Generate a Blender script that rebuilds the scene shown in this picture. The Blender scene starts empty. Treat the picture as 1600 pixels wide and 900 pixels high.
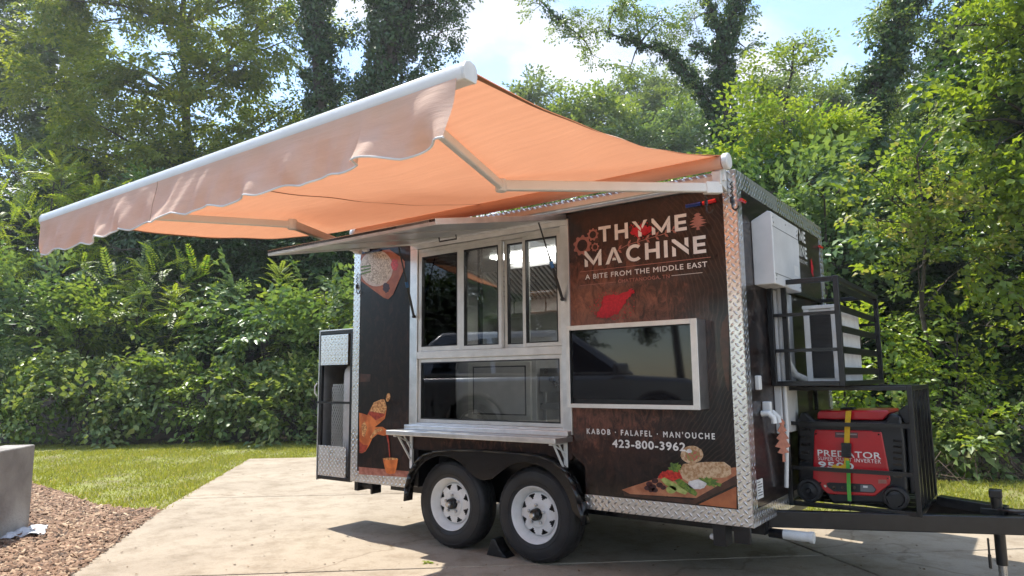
import bpy, bmesh, math, random
import numpy as np
from mathutils import Vector, Matrix

R = math.radians
random.seed(7)
scene = bpy.context.scene
col = scene.collection

# ------------------------------------------------------------------ camera
CAMP = np.array([5.002, -4.309, 1.329])
_yaw, _pit, _rol, FPX = -0.636, 0.130, -0.010, 1090.4
_F = np.array([math.sin(_yaw) * math.cos(_pit), math.cos(_yaw) * math.cos(_pit), math.sin(_pit)])
_R0 = np.array([math.cos(_yaw), -math.sin(_yaw), 0.0])
_U0 = np.cross(_R0, _F)
CR = math.cos(_rol) * _R0 + math.sin(_rol) * _U0
CU = -math.sin(_rol) * _R0 + math.cos(_rol) * _U0
CF = _F
cd = bpy.data.cameras.new('camera')
cam = bpy.data.objects.new('camera', cd)
col.objects.link(cam)
cd.sensor_width = 36.0
cd.lens = FPX / 1600 * 36.0
cd.clip_start = 0.05
cd.clip_end = 2000
m = Matrix(((CR[0], CU[0], -CF[0], CAMP[0]), (CR[1], CU[1], -CF[1], CAMP[1]), (CR[2], CU[2], -CF[2], CAMP[2]), (0, 0, 0, 1)))
cam.matrix_world = m
scene.camera = cam

# ------------------------------------------------------------------ sky, sun, exposure
SUN_EL = R(62)
SUN_DIR = Vector((-0.975, 0.18, 0)).normalized()          # where the sun stands (horizontal)
SUN_AZ = math.atan2(SUN_DIR.x, SUN_DIR.y)                 # clockwise from +Y
w = bpy.data.worlds.new('World')
scene.world = w
w.use_nodes = True
nt = w.node_tree
nt.nodes.clear()
wo = nt.nodes.new('ShaderNodeOutputWorld')
bg = nt.nodes.new('ShaderNodeBackground')
sky = nt.nodes.new('ShaderNodeTexSky')
sky.sky_type = 'NISHITA'
sky.sun_disc = False
sky.sun_elevation = SUN_EL
sky.sun_rotation = SUN_AZ
sky.air_density = 1.0
sky.dust_density = 0.2
sky.ozone_density = 1.5
tc = nt.nodes.new('ShaderNodeTexCoord')
mp = nt.nodes.new('ShaderNodeMapping')
mp.inputs['Scale'].default_value = (1.0, 1.0, 1.9)
mp.inputs['Location'].default_value = (3.1, 1.4, 0.45)
nz = nt.nodes.new('ShaderNodeTexNoise')
nz.inputs['Scale'].default_value = 3.4
nz.inputs['Detail'].default_value = 9
nz.inputs['Roughness'].default_value = 0.56
nz.inputs['Distortion'].default_value = 0.25
rp = nt.nodes.new('ShaderNodeValToRGB')
rp.color_ramp.elements[0].position = 0.46
rp.color_ramp.elements[0].color = (0.05, 0.05, 0.05, 1)
rp.color_ramp.elements[1].position = 0.60
rp.color_ramp.elements[1].color = (0.9, 0.9, 0.9, 1)
mx = nt.nodes.new('ShaderNodeMix')
mx.data_type = 'RGBA'
nz2 = nt.nodes.new('ShaderNodeTexNoise')
nz2.inputs['Scale'].default_value = 7.5
nz2.inputs['Detail'].default_value = 6
rp2 = nt.nodes.new('ShaderNodeValToRGB')
rp2.color_ramp.elements[0].position = 0.36
rp2.color_ramp.elements[0].color = (2.3, 2.45, 2.75, 1)
rp2.color_ramp.elements[1].position = 0.62
rp2.color_ramp.elements[1].color = (3.4, 3.4, 3.45, 1)
nt.links.new(mp.outputs['Vector'], nz2.inputs['Vector'])
nt.links.new(nz2.outputs['Fac'], rp2.inputs['Fac'])
nt.links.new(rp2.outputs['Color'], mx.inputs['B'])
nt.links.new(tc.outputs['Generated'], mp.inputs['Vector'])
nt.links.new(mp.outputs['Vector'], nz.inputs['Vector'])
nt.links.new(nz.outputs['Fac'], rp.inputs['Fac'])
nt.links.new(rp.outputs['Color'], mx.inputs['Factor'])
nt.links.new(sky.outputs['Color'], mx.inputs['A'])
nt.links.new(mx.outputs['Result'], bg.inputs['Color'])
bg.inputs['Strength'].default_value = 0.10
nt.links.new(bg.outputs['Background'], wo.inputs['Surface'])

sl = bpy.data.lights.new('sun', 'SUN')
sl.energy = 2.1
sl.angle = R(0.55)
sl.color = (1.0, 0.95, 0.86)
so = bpy.data.objects.new('sun', sl)
col.objects.link(so)
sv = Vector((SUN_DIR.x * math.cos(SUN_EL), SUN_DIR.y * math.cos(SUN_EL), math.sin(SUN_EL)))
so.rotation_euler = sv.to_track_quat('Z', 'Y').to_euler()
so.location = sv * 40

scene.view_settings.view_transform = 'Standard'
scene.view_settings.look = 'None'
scene.view_settings.gamma = 1.0
scene.view_settings.exposure = 1.9
cy = scene.cycles
cy.max_bounces = 6
cy.use_adaptive_sampling = True
cy.adaptive_threshold = .016
cy.adaptive_min_samples = 12
cy.diffuse_bounces = 2
cy.glossy_bounces = 3
cy.transmission_bounces = 4
cy.transparent_max_bounces = 8
cy.caustics_reflective = False
cy.caustics_refractive = False
cy.sample_clamp_indirect = 6


# ------------------------------------------------------------------ pixel rays (photo measured at 1600 x 900)
def ray(px, py):
    return (px - 800) / FPX * CR - (py - 450) / FPX * CU + CF


def on(px, py, ax, v):
    d = ray(px, py)
    t = (v - CAMP[ax]) / d[ax]
    return CAMP + t * d


def at(px, py, depth):
    return CAMP + depth * ray(px, py)


# ------------------------------------------------------------------ helpers
class MB:
    def __init__(s):
        s.v = []
        s.f = []

    def add(s, vs, fs):
        o = len(s.v)
        s.v += [tuple(map(float, q)) for q in vs]
        s.f += [tuple(i + o for i in q) for q in fs]
        return s

    def box(s, x0, x1, y0, y1, z0, z1):
        return s.add([(x0, y0, z0), (x1, y0, z0), (x1, y1, z0), (x0, y1, z0), (x0, y0, z1), (x1, y0, z1), (x1, y1, z1), (x0, y1, z1)],
                     [(0, 3, 2, 1), (4, 5, 6, 7), (0, 1, 5, 4), (1, 2, 6, 5), (2, 3, 7, 6), (3, 0, 4, 7)])

    def bar(s, p0, p1, w, h, up=(0, 0, 1)):
        p0, p1 = Vector(p0), Vector(p1)
        d = (p1 - p0).normalized()
        u = Vector(up)
        if abs(d.dot(u)) > .98:
            u = Vector((0, 1, 0))
        sd = d.cross(u).normalized()
        u = sd.cross(d).normalized()
        vs = []
        for p in (p0, p1):
            for a, b in ((-1, -1), (1, -1), (1, 1), (-1, 1)):
                vs.append(p + sd * (a * w / 2) + u * (b * h / 2))
        return s.add(vs, [(0, 3, 2, 1)[::-1], (4, 5, 6, 7)[::-1], (0, 4, 5, 1)[::-1], (1, 5, 6, 2)[::-1], (2, 6, 7, 3)[::-1], (3, 7, 4, 0)[::-1]])

    def path(s, pts, r, n=8, caps=True):
        pts = [Vector(q) for q in pts]
        rs = r if isinstance(r, (list, tuple)) else [r] * len(pts)
        base = len(s.v)
        prev = None
        for i, p in enumerate(pts):
            d = (pts[min(i + 1, len(pts) - 1)] - pts[max(i - 1, 0)]).normalized()
            if prev is None:
                a = Vector((0, 0, 1)) if abs(d.z) < .9 else Vector((1, 0, 0))
                sd = d.cross(a).normalized()
            else:
                sd = (prev - d * prev.dot(d)).normalized()
            prev = sd
            u = d.cross(sd)
            for k in range(n):
                t = 2 * math.pi * k / n
                s.v.append(tuple(p + (sd * math.cos(t) + u * math.sin(t)) * rs[i]))
        for i in range(len(pts) - 1):
            for k in range(n):
                a = base + i * n + k
                b = base + i * n + (k + 1) % n
                s.f.append((a, b, b + n, a + n))
        if caps:
            s.f.append(tuple(base + k for k in range(n))[::-1])
            s.f.append(tuple(base + (len(pts) - 1) * n + k for k in range(n)))
        return s

    def lathe(s, prof, org, ax='y', n=48, closed=False):
        # prof: list of (radius, along axis)
        o = Vector(org)
        base = len(s.v)
        for r, a in prof:
            for k in range(n):
                t = 2 * math.pi * k / n
                c, q = r * math.cos(t), r * math.sin(t)
                if ax == 'y':
                    s.v.append(tuple(o + Vector((c, a, q))))
                elif ax == 'z':
                    s.v.append(tuple(o + Vector((c, q, a))))
                else:
                    s.v.append(tuple(o + Vector((a, c, q))))
        m_ = len(prof)
        for i in range(m_ if closed else m_ - 1):
            j = (i + 1) % m_
            for k in range(n):
                k2 = (k + 1) % n
                s.f.append((base + i * n + k, base + i * n + k2, base + j * n + k2, base + j * n + k))
        return s

    def prism(s, poly, fn, d0, d1):
        # poly: list of (a, b); fn(a, b, d) -> point
        n = len(poly)
        vs = [fn(a, b, d0) for a, b in poly] + [fn(a, b, d1) for a, b in poly]
        fs = [tuple(range(n)), tuple(range(2 * n - 1, n - 1, -1))] + [(i, i + n, (i + 1) % n + n, (i + 1) % n) for i in range(n)]
        return s.add(vs, fs)

    def build(s, name, mat, parent=None, smooth=False, bevel=0, seg=2, fix=True):
        me = bpy.data.meshes.new(name)
        me.from_pydata(s.v, [], s.f)
        if fix:
            b = bmesh.new()
            b.from_mesh(me)
            bmesh.ops.recalc_face_normals(b, faces=b.faces)
            b.to_mesh(me)
            b.free()
        o = bpy.data.objects.new(name, me)
        col.objects.link(o)
        if mat:
            me.materials.append(mat)
        if parent:
            o.parent = parent
        if smooth:
            me.shade_smooth()
            me.set_sharp_from_angle(angle=R(35))
        if bevel:
            bm = o.modifiers.new('bevel', 'BEVEL')
            bm.width = bevel
            bm.segments = seg
            bm.limit_method = 'ANGLE'
            bm.angle_limit = R(40)
        return o


def tag(o, label=None, cat=None, group=None, kind=None):
    if label:
        o['label'] = label
    if cat:
        o['category'] = cat
    if group:
        o['group'] = group
    if kind:
        o['kind'] = kind
    return o


def thing(name, label, cat, loc=(0, 0, 0), group=None):
    o = bpy.data.objects.new(name, None)
    o.empty_display_size = .2
    o.location = loc
    col.objects.link(o)
    return tag(o, label, cat, group)


def copy_tree(o, parent=None):
    c = o.copy()
    col.objects.link(c)
    c.parent = parent
    for ch in list(o.children):
        copy_tree(ch, c)
    return c


# ------------------------------------------------------------------ materials
def new_mat(name):
    mt = bpy.data.materials.new(name)
    mt.use_nodes = True
    n = mt.node_tree
    return mt, n, n.nodes['Principled BSDF']


def rgba(c):
    return (c[0], c[1], c[2], 1.0)


def pmat(name, c, rough=.5, metal=0.0, c2=None, scale=8.0, bump=0.0, bscale=None, coat=0.0, detail=6, lo=.35, hi=.65, rvar=0.0, coord='Object'):
    mt, n, b = new_mat(name)
    b.inputs['Roughness'].default_value = rough
    b.inputs['Metallic'].default_value = metal
    b.inputs['Coat Weight'].default_value = coat
    b.inputs['Coat Roughness'].default_value = .08
    t = n.nodes.new('ShaderNodeTexCoord')
    nz = n.nodes.new('ShaderNodeTexNoise')
    nz.inputs['Scale'].default_value = scale
    nz.inputs['Detail'].default_value = detail
    n.links.new(t.outputs[coord], nz.inputs['Vector'])
    r = n.nodes.new('ShaderNodeValToRGB')
    r.color_ramp.elements[0].position = lo
    r.color_ramp.elements[1].position = hi
    c2 = c2 or tuple(x * .86 for x in c)
    r.color_ramp.elements[0].color = rgba(c2)
    r.color_ramp.elements[1].color = rgba(c)
    n.links.new(nz.outputs['Fac'], r.inputs['Fac'])
    n.links.new(r.outputs['Color'], b.inputs['Base Color'])
    if rvar:
        mr = n.nodes.new('ShaderNodeMapRange')
        mr.inputs['To Min'].default_value = rough - rvar
        mr.inputs['To Max'].default_value = rough + rvar
        n.links.new(nz.outputs['Fac'], mr.inputs['Value'])
        n.links.new(mr.outputs['Result'], b.inputs['Roughness'])
    if bump:
        nb = n.nodes.new('ShaderNodeTexNoise')
        nb.inputs['Scale'].default_value = bscale or scale * 4
        nb.inputs['Detail'].default_value = 5
        n.links.new(t.outputs[coord], nb.inputs['Vector'])
        bp = n.nodes.new('ShaderNodeBump')
        bp.inputs['Strength'].default_value = bump
        bp.inputs['Distance'].default_value = .02
        n.links.new(nb.outputs['Fac'], bp.inputs['Height'])
        n.links.new(bp.outputs['Normal'], b.inputs['Normal'])
    return mt


def math_node(n, op, a, b=None, c=None):
    q = n.nodes.new('ShaderNodeMath')
    q.operation = op
    for i, x in enumerate((a, b, c)):
        if x is None:
            continue
        if isinstance(x, (int, float)):
            q.inputs[i].default_value = x
        else:
            n.links.new(x, q.inputs[i])
    return q.outputs[0]


def tread_plate(name, ua, va, c=(.78, .77, .75), rough=.26):
    """Aluminium tread plate: raised bars in a herringbone, as relief. ua, va = which object axes run across the plate."""
    mt, n, b = new_mat(name)
    b.inputs['Metallic'].default_value = 1.0
    b.inputs['Roughness'].default_value = rough
    b.inputs['Base Color'].default_value = rgba(c)
    t = n.nodes.new('ShaderNodeTexCoord')
    sp = n.nodes.new('ShaderNodeSeparateXYZ')
    n.links.new(t.outputs['Object'], sp.inputs[0])
    u, v = sp.outputs[ua], sp.outputs[va]
    S = 1 / .050
    a = math_node(n, 'MULTIPLY', u, S)
    bb = math_node(n, 'MULTIPLY', v, S)
    p = math_node(n, 'ADD', a, bb)
    q = math_node(n, 'SUBTRACT', a, bb)
    # checker decides the direction of each bar
    fp = math_node(n, 'FLOOR', p)
    fq = math_node(n, 'FLOOR', q)
    ch = math_node(n, 'MODULO', math_node(n, 'ABSOLUTE', math_node(n, 'ADD', fp, fq)), 2.0)
    lp = math_node(n, 'SUBTRACT', math_node(n, 'SUBTRACT', p, fp), .5)
    lq = math_node(n, 'SUBTRACT', math_node(n, 'SUBTRACT', q, fq), .5)

    def bar(x, y):
        e = math_node(n, 'ADD', math_node(n, 'POWER', math_node(n, 'MULTIPLY', math_node(n, 'ABSOLUTE', x), 2.0), 2.0),
                      math_node(n, 'POWER', math_node(n, 'MULTIPLY', math_node(n, 'ABSOLUTE', y), 5.2), 2.0))
        return math_node(n, 'MAXIMUM', math_node(n, 'SUBTRACT', 1.0, e), 0.0)
    A, B = bar(lp, lq), bar(lq, lp)
    mxn = n.nodes.new('ShaderNodeMix')
    n.links.new(ch, mxn.inputs['Factor'])
    n.links.new(A, mxn.inputs['A'])
    n.links.new(B, mxn.inputs['B'])
    h = math_node(n, 'POWER', mxn.outputs['Result'], .5)
    nz = n.nodes.new('ShaderNodeTexNoise')
    nz.inputs['Scale'].default_value = 9
    nz.inputs['Detail'].default_value = 6
    n.links.new(t.outputs['Object'], nz.inputs['Vector'])
    mr = n.nodes.new('ShaderNodeMapRange')
    mr.inputs['To Min'].default_value = rough - .1
    mr.inputs['To Max'].default_value = rough + .16
    n.links.new(nz.outputs['Fac'], mr.inputs['Value'])
    n.links.new(mr.outputs['Result'], b.inputs['Roughness'])
    bp = n.nodes.new('ShaderNodeBump')
    bp.inputs['Strength'].default_value = .85
    bp.inputs['Distance'].default_value = .014
    n.links.new(h, bp.inputs['Height'])
    n.links.new(bp.outputs['Normal'], b.inputs['Normal'])
    return mt


def glass_mat(name, tint=(.93, .95, .95), refl=.62, rough=.0):
    mt, n, b = new_mat(name)
    n.nodes.remove(b)
    out = n.nodes['Material Output']
    tr = n.nodes.new('ShaderNodeBsdfTransparent')
    tr.inputs['Color'].default_value = rgba(tint)
    gl = n.nodes.new('ShaderNodeBsdfGlossy')
    gl.inputs['Roughness'].default_value = rough
    fr = n.nodes.new('ShaderNodeFresnel')
    fr.inputs['IOR'].default_value = 1.52
    mxs = n.nodes.new('ShaderNodeMixShader')
    fac = math_node(n, 'MINIMUM', math_node(n, 'MULTIPLY', fr.outputs[0], 1.9 * refl), 1.0)
    n.links.new(fac, mxs.inputs[0])
    n.links.new(tr.outputs[0], mxs.inputs[1])
    n.links.new(gl.outputs[0], mxs.inputs[2])
    n.links.new(mxs.outputs[0], out.inputs['Surface'])
    return mt


M = {}
M['plate_side'] = tread_plate('tread_plate_side', 0, 2)
M['plate_front'] = tread_plate('tread_plate_front', 1, 2)
M['plate_top'] = tread_plate('tread_plate_top', 0, 1)
M['alu'] = pmat('brushed_aluminium', (.80, .79, .77), .36, 1.0, scale=14, bump=.03, bscale=160, rvar=.1)
M['alu_white'] = pmat('anodised_window_frame', (.80, .79, .75), .40, .5, scale=10, bump=.02, rvar=.08)
M['steel'] = pmat('stainless_steel', (.55, .55, .55), .30, 1.0, scale=6, bump=.02, bscale=200, rvar=.1)
M['black'] = pmat('black_powder_coat', (.006, .006, .007), .30, 0, c2=(.010, .010, .011), scale=20, bump=.06, bscale=180)
M['black_gloss'] = pmat('black_gloss_paint', (.008, .008, .009), .12, 0, scale=12)
M['plastic_black'] = pmat('black_plastic', (.010, .011, .013), .42, 0, c2=(.007, .007, .008), scale=18, bump=.08, bscale=220)
M['rubber'] = pmat('tyre_rubber', (.011, .011, .012), .58, 0, c2=(.019, .018, .018), scale=9, bump=.12, bscale=90)
M['white_paint'] = pmat('white_enamel', (.78, .77, .75), .35, 0, c2=(.70, .69, .66), scale=16, rvar=.08)
M['white_plastic'] = pmat('white_plastic', (.76, .76, .74), .45, 0, scale=14)
M['white_alu'] = pmat('white_coated_aluminium', (.76, .75, .72), .33, 0, c2=(.70, .69, .66), scale=5)
M['grey_white'] = pmat('painted_sheet_metal', (.70, .70, .69), .38, 0, scale=6)
M['red'] = pmat('red_plastic', (.50, .006, .014), .30, 0, c2=(.40, .005, .012), scale=5, coat=.3)
M['red_light'] = pmat('red_lens', (.75, .02, .02), .15, 0, scale=20, coat=.5)
M['copper'] = pmat('copper_tin', (.42, .16, .10), .5, .3, c2=(.30, .11, .07), scale=30)
M['yellow'] = pmat('yellow_webbing', (.80, .48, .02), .7, 0, scale=60, bump=.1)
M['green_web'] = pmat('green_webbing', (.12, .45, .06), .7, 0, scale=60, bump=.1)
M['glass'] = glass_mat('window_glass')
M['glass_dark'] = glass_mat('tinted_glass', (.06, .07, .075), 1.0)
M['screen'] = pmat('screen_glass', (.006, .006, .008), .03, 0, scale=3)
M['letter_white'] = pmat('white_vinyl', (.86, .84, .80), .30, 0, scale=12)
M['letter_rose'] = pmat('rose_vinyl', (.45, .19, .15), .35, 0, c2=(.33, .13, .10), scale=18)
M['spice'] = pmat('printed_spice', (.62, .012, .03), .4, 0, c2=(.45, .006, .02), scale=60)


# ------------------------------------------------------------------ the ground
def clip(poly, a, b, c):
    """keep a*x + b*y <= c"""
    out = []
    for i in range(len(poly)):
        p, q = poly[i], poly[(i + 1) % len(poly)]
        dp, dq = a * p[0] + b * p[1] - c, a * q[0] + b * q[1] - c
        if dp <= 0:
            out.append(p)
        if (dp < 0 < dq) or (dq < 0 < dp):
            t = dp / (dp - dq)
            out.append((p[0] + t * (q[0] - p[0]), p[1] + t * (q[1] - p[1])))
    return out


def hill(x, y):
    """terrain height: flat round the trailer, rising into the wood behind it"""
    d = np.stack([np.asarray(x, float) - CAMP[0], np.asarray(y, float) - CAMP[1]], -1)
    Fh = np.array([CF[0], CF[1]])
    Fh = Fh / np.linalg.norm(Fh)
    f = d @ Fh
    t = np.clip((f - 15.5) / 30, 0, 1)
    return 7.5 * t * t * (3 - 2 * t) + np.clip(f - 15.5, 0, 8) * .06


def ground_mat():
    mt, n, b = new_mat('leaf_litter_soil')
    b.inputs['Roughness'].default_value = .95
    t = n.nodes.new('ShaderNodeTexCoord')
    n1 = n.nodes.new('ShaderNodeTexNoise')
    n1.inputs['Scale'].default_value = 7
    n1.inputs['Detail'].default_value = 10
    n1.inputs['Roughness'].default_value = .75
    n.links.new(t.outputs['Object'], n1.inputs['Vector'])
    r = n.nodes.new('ShaderNodeValToRGB')
    e = r.color_ramp.elements
    e[0].position, e[0].color = .3, (.020, .014, .010, 1)
    e[1].position, e[1].color = .75, (.12, .085, .055, 1)
    n.links.new(n1.outputs['Fac'], r.inputs['Fac'])
    n.links.new(r.outputs['Color'], b.inputs['Base Color'])
    bp = n.nodes.new('ShaderNodeBump')
    bp.inputs['Strength'].default_value = .8
    bp.inputs['Distance'].default_value = .05
    n.links.new(n1.outputs['Fac'], bp.inputs['Height'])
    n.links.new(bp.outputs['Normal'], b.inputs['Normal'])
    return mt


def make_ground():
    xs = np.unique(np.concatenate([np.linspace(-150, -60, 8), np.arange(-60, 60, 1.5), np.linspace(60, 150, 8)]))
    X, Y = np.meshgrid(xs, xs)
    Z = hill(X, Y) - .035
    v = np.stack([X, Y, Z], -1).reshape(-1, 3)
    n = len(xs)
    f = [(j * n + i, j * n + i + 1, (j + 1) * n + i + 1, (j + 1) * n + i) for j in range(n - 1) for i in range(n - 1)]
    o = MB().add(v, f).build('ground', ground_mat(), None, smooth=True)
    tag(o, kind='structure')


make_ground()

PAD = [(-.50, -2.07), (-2.49, -.44), (-6.12, 2.98), (-5.26, 3.74), (-3.4, 4.2), (-.6, 3.55), (2.94, 3.16), (4.82, 3.55), (9, 4.6), (22, 8), (22, -26), (21, -26)]
E1 = np.array([-.743, .669])
E2 = np.array([.750, .661])
O0 = np.array([-1.734, 1.22])


def concrete_mat():
    mt, n, b = new_mat('broom_finished_concrete')
    t = n.nodes.new('ShaderNodeTexCoord')

    def noise(s, d=8, rg=.6):
        q = n.nodes.new('ShaderNodeTexNoise')
        q.inputs['Scale'].default_value = s
        q.inputs['Detail'].default_value = d
        q.inputs['Roughness'].default_value = rg
        n.links.new(t.outputs['Object'], q.inputs['Vector'])
        return q.outputs['Fac']
    r = n.nodes.new('ShaderNodeValToRGB')
    e = r.color_ramp.elements
    e[0].position, e[0].color = .28, (.29, .235, .170, 1)
    e[1].position, e[1].color = .70, (.43, .362, .272, 1)
    k = e.new(.5)
    k.color = (.37, .305, .226, 1)
    n.links.new(noise(.8, 10, .68), r.inputs['Fac'])
    r2 = n.nodes.new('ShaderNodeValToRGB')
    r2.color_ramp.elements[0].position, r2.color_ramp.elements[0].color = .33, (.72, .68, .62, 1)
    r2.color_ramp.elements[1].position, r2.color_ramp.elements[1].color = .52, (1, 1, 1, 1)
    n.links.new(noise(3.2, 12, .78), r2.inputs['Fac'])
    r3 = n.nodes.new('ShaderNodeValToRGB')
    r3.color_ramp.elements[0].position, r3.color_ramp.elements[0].color = .25, (.80, .80, .80, 1)
    r3.color_ramp.elements[1].position, r3.color_ramp.elements[1].color = .7, (1.1, 1.1, 1.1, 1)
    n.links.new(noise(120, 3, .7), r3.inputs['Fac'])

    def mul(a, bb):
        q = n.nodes.new('ShaderNodeMix')
        q.data_type = 'RGBA'
        q.blend_type = 'MULTIPLY'
        q.inputs['Factor'].default_value = 1
        n.links.new(a, q.inputs['A'])
        n.links.new(bb, q.inputs['B'])
        return q.outputs['Result']
    # hairline cracks, where they occur at all
    nd = n.nodes.new('ShaderNodeTexNoise')
    nd.inputs['Scale'].default_value = 2.2
    nd.inputs['Detail'].default_value = 8
    n.links.new(t.outputs['Object'], nd.inputs['Vector'])
    va_ = n.nodes.new('ShaderNodeVectorMath')
    va_.operation = 'MULTIPLY_ADD'
    va_.inputs[1].default_value = (.5, .5, .5)
    n.links.new(nd.outputs['Color'], va_.inputs[0])
    n.links.new(t.outputs['Object'], va_.inputs[2])
    vo = n.nodes.new('ShaderNodeTexVoronoi')
    vo.feature = 'DISTANCE_TO_EDGE'
    vo.inputs['Scale'].default_value = .22
    n.links.new(va_.outputs[0], vo.inputs['Vector'])
    r4 = n.nodes.new('ShaderNodeValToRGB')
    r4.color_ramp.elements[0].position, r4.color_ramp.elements[0].color = .0, (.66, .62, .58, 1)
    r4.color_ramp.elements[1].position, r4.color_ramp.elements[1].color = .0022, (1, 1, 1, 1)
    n.links.new(vo.outputs['Distance'], r4.inputs['Fac'])
    # dark drips and specks of grit
    r5 = n.nodes.new('ShaderNodeValToRGB')
    r5.color_ramp.elements[0].position, r5.color_ramp.elements[0].color = .27, (.55, .50, .44, 1)
    r5.color_ramp.elements[1].position, r5.color_ramp.elements[1].color = .36, (1, 1, 1, 1)
    n.links.new(noise(11, 6, .8), r5.inputs['Fac'])
    r6 = n.nodes.new('ShaderNodeValToRGB')
    r6.color_ramp.elements[0].position, r6.color_ramp.elements[0].color = .30, (.62, .60, .58, 1)
    r6.color_ramp.elements[1].position, r6.color_ramp.elements[1].color = .45, (1, 1, 1, 1)
    n.links.new(noise(45, 5, .8), r6.inputs['Fac'])
    base_ = mul(mul(r.outputs['Color'], r2.outputs['Color']), r3.outputs['Color'])
    base_ = mul(mul(mul(base_, r4.outputs['Color']), r5.outputs['Color']), r6.outputs['Color'])
    n.links.new(base_, b.inputs['Base Color'])
    b.inputs['Roughness'].default_value = .86
    bp = n.nodes.new('ShaderNodeBump')
    bp.inputs['Strength'].default_value = .35
    bp.inputs['Distance'].default_value = .006
    n.links.new(noise(150, 4, .7), bp.inputs['Height'])
    n.links.new(bp.outputs['Normal'], b.inputs['Normal'])
    return mt


M['concrete'] = concrete_mat()


def make_pad():
    root = bpy.data.objects.new('driveway', None)
    col.objects.link(root)
    tag(root, kind='structure')
    us = [-26, -17, -10.2, -6.8, -3.4, 0, 12]
    vs = [-12, 3.8, 9.6, 40]
    g = .011
    for i in range(len(us) - 1):
        for j in range(len(vs) - 1):
            p = list(PAD)
            u0, u1, v0, v1 = us[i], us[i + 1], vs[j], vs[j + 1]
            # dual basis so that cuts follow E1 / E2
            A = np.linalg.inv(np.stack([E1, E2], 1))
            for row, lo, hi in ((A[0], u0, u1), (A[1], v0, v1)):
                k0 = row @ O0
                p = clip(p, row[0], row[1], hi - g + k0)
                p = clip(p, -row[0], -row[1], -(lo + g + k0))
            if len(p) < 3:
                continue
            MB().prism(p, lambda a, b, d: (a, b, d), -.12, 0).build('concrete_slab', M['concrete'], root, bevel=.006)


make_pad()

M['lawn'] = pmat('lawn_soil', (.24, .26, .06), .95, 0, c2=(.17, .15, .055), scale=2.2, detail=12, bump=.6, bscale=40)
M['mulch'] = pmat('mulch_base', (.15, .09, .055), .95, 0, c2=(.07, .045, .03), scale=9, detail=12, bump=.8, bscale=50)


def gp(px, py):
    q = on(px, py, 2, 0)
    return (float(q[0]), float(q[1]))


MULCH = [gp(253, 797), gp(200, 796), gp(146, 790), gp(110, 775), gp(65, 762), gp(30, 752), (-7.5, -3), (-6.5, -7), (5.5, -7.5)]
MULCH = [gp(253, 797), (-.50, -2.07), (4.9, -6.6), (2, -8), (-6, -5), (-6.2, -1.6), gp(40, 754), gp(65, 762), gp(110, 775), gp(146, 790), gp(200, 796)]
sheet = MB().prism(MULCH, lambda a, b, d: (a, b, d), -.06, -.012)
tag(sheet.build('mulch_bed', M['mulch']), kind='structure')
LAWN = [(-6.12, 2.98), gp(253, 797), gp(200, 796), gp(146, 790), gp(110, 775), gp(65, 762), gp(40, 754), (-9, -3), (-18, -2), (-17, 2.4), gp(0, 687), gp(250, 687), gp(490, 690), (-4.5, 7.2), (-1, 7), gp(1250, 756), gp(1600, 750), (9, 8.4), (20, 12), (22, 8), (9, 4.6), (4.82, 3.55), (2.94, 3.16), (-.6, 3.55), (-3.4, 4.2), (-5.26, 3.74)]
tag(MB().prism(LAWN, lambda a, b, d: (a, b, d), -.06, -.02).build('lawn', M['lawn']), kind='structure')


def inpoly(P, x, y):
    c = np.zeros(len(x), bool)
    n = len(P)
    for i in range(n):
        x0, y0 = P[i]
        x1, y1 = P[(i + 1) % n]
        if y0 == y1:
            continue
        k = ((y0 > y) != (y1 > y)) & (x < (x1 - x0) * (y - y0) / (y1 - y0) + x0)
        c ^= k
    return c


rng = np.random.default_rng(11)


def np_mesh(name, V, nf, mat, parent=None, tint=None, k=3, faces=None):
    """V: vertices; faces: (n, k) index array"""
    me = bpy.data.meshes.new(name)
    nv = len(V)
    me.vertices.add(nv)
    me.vertices.foreach_set('co', np.ascontiguousarray(V, np.float32).ravel())
    F_ = np.ascontiguousarray(faces, np.int32)
    n = len(F_)
    me.loops.add(n * k)
    me.loops.foreach_set('vertex_index', F_.ravel())
    me.polygons.add(n)
    me.polygons.foreach_set('loop_start', np.arange(n, dtype=np.int32) * k)
    me.polygons.foreach_set('loop_total', np.full(n, k, np.int32))
    if tint is not None:
        a = me.attributes.new('tint', 'FLOAT', 'FACE')
        a.data.foreach_set('value', np.ascontiguousarray(tint, np.float32))
    me.update(calc_edges=True)
    if mat:
        me.materials.append(mat)
    if name is None:
        return me
    o = bpy.data.objects.new(name, me)
    col.objects.link(o)
    if parent:
        o.parent = parent
    return o


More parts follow.
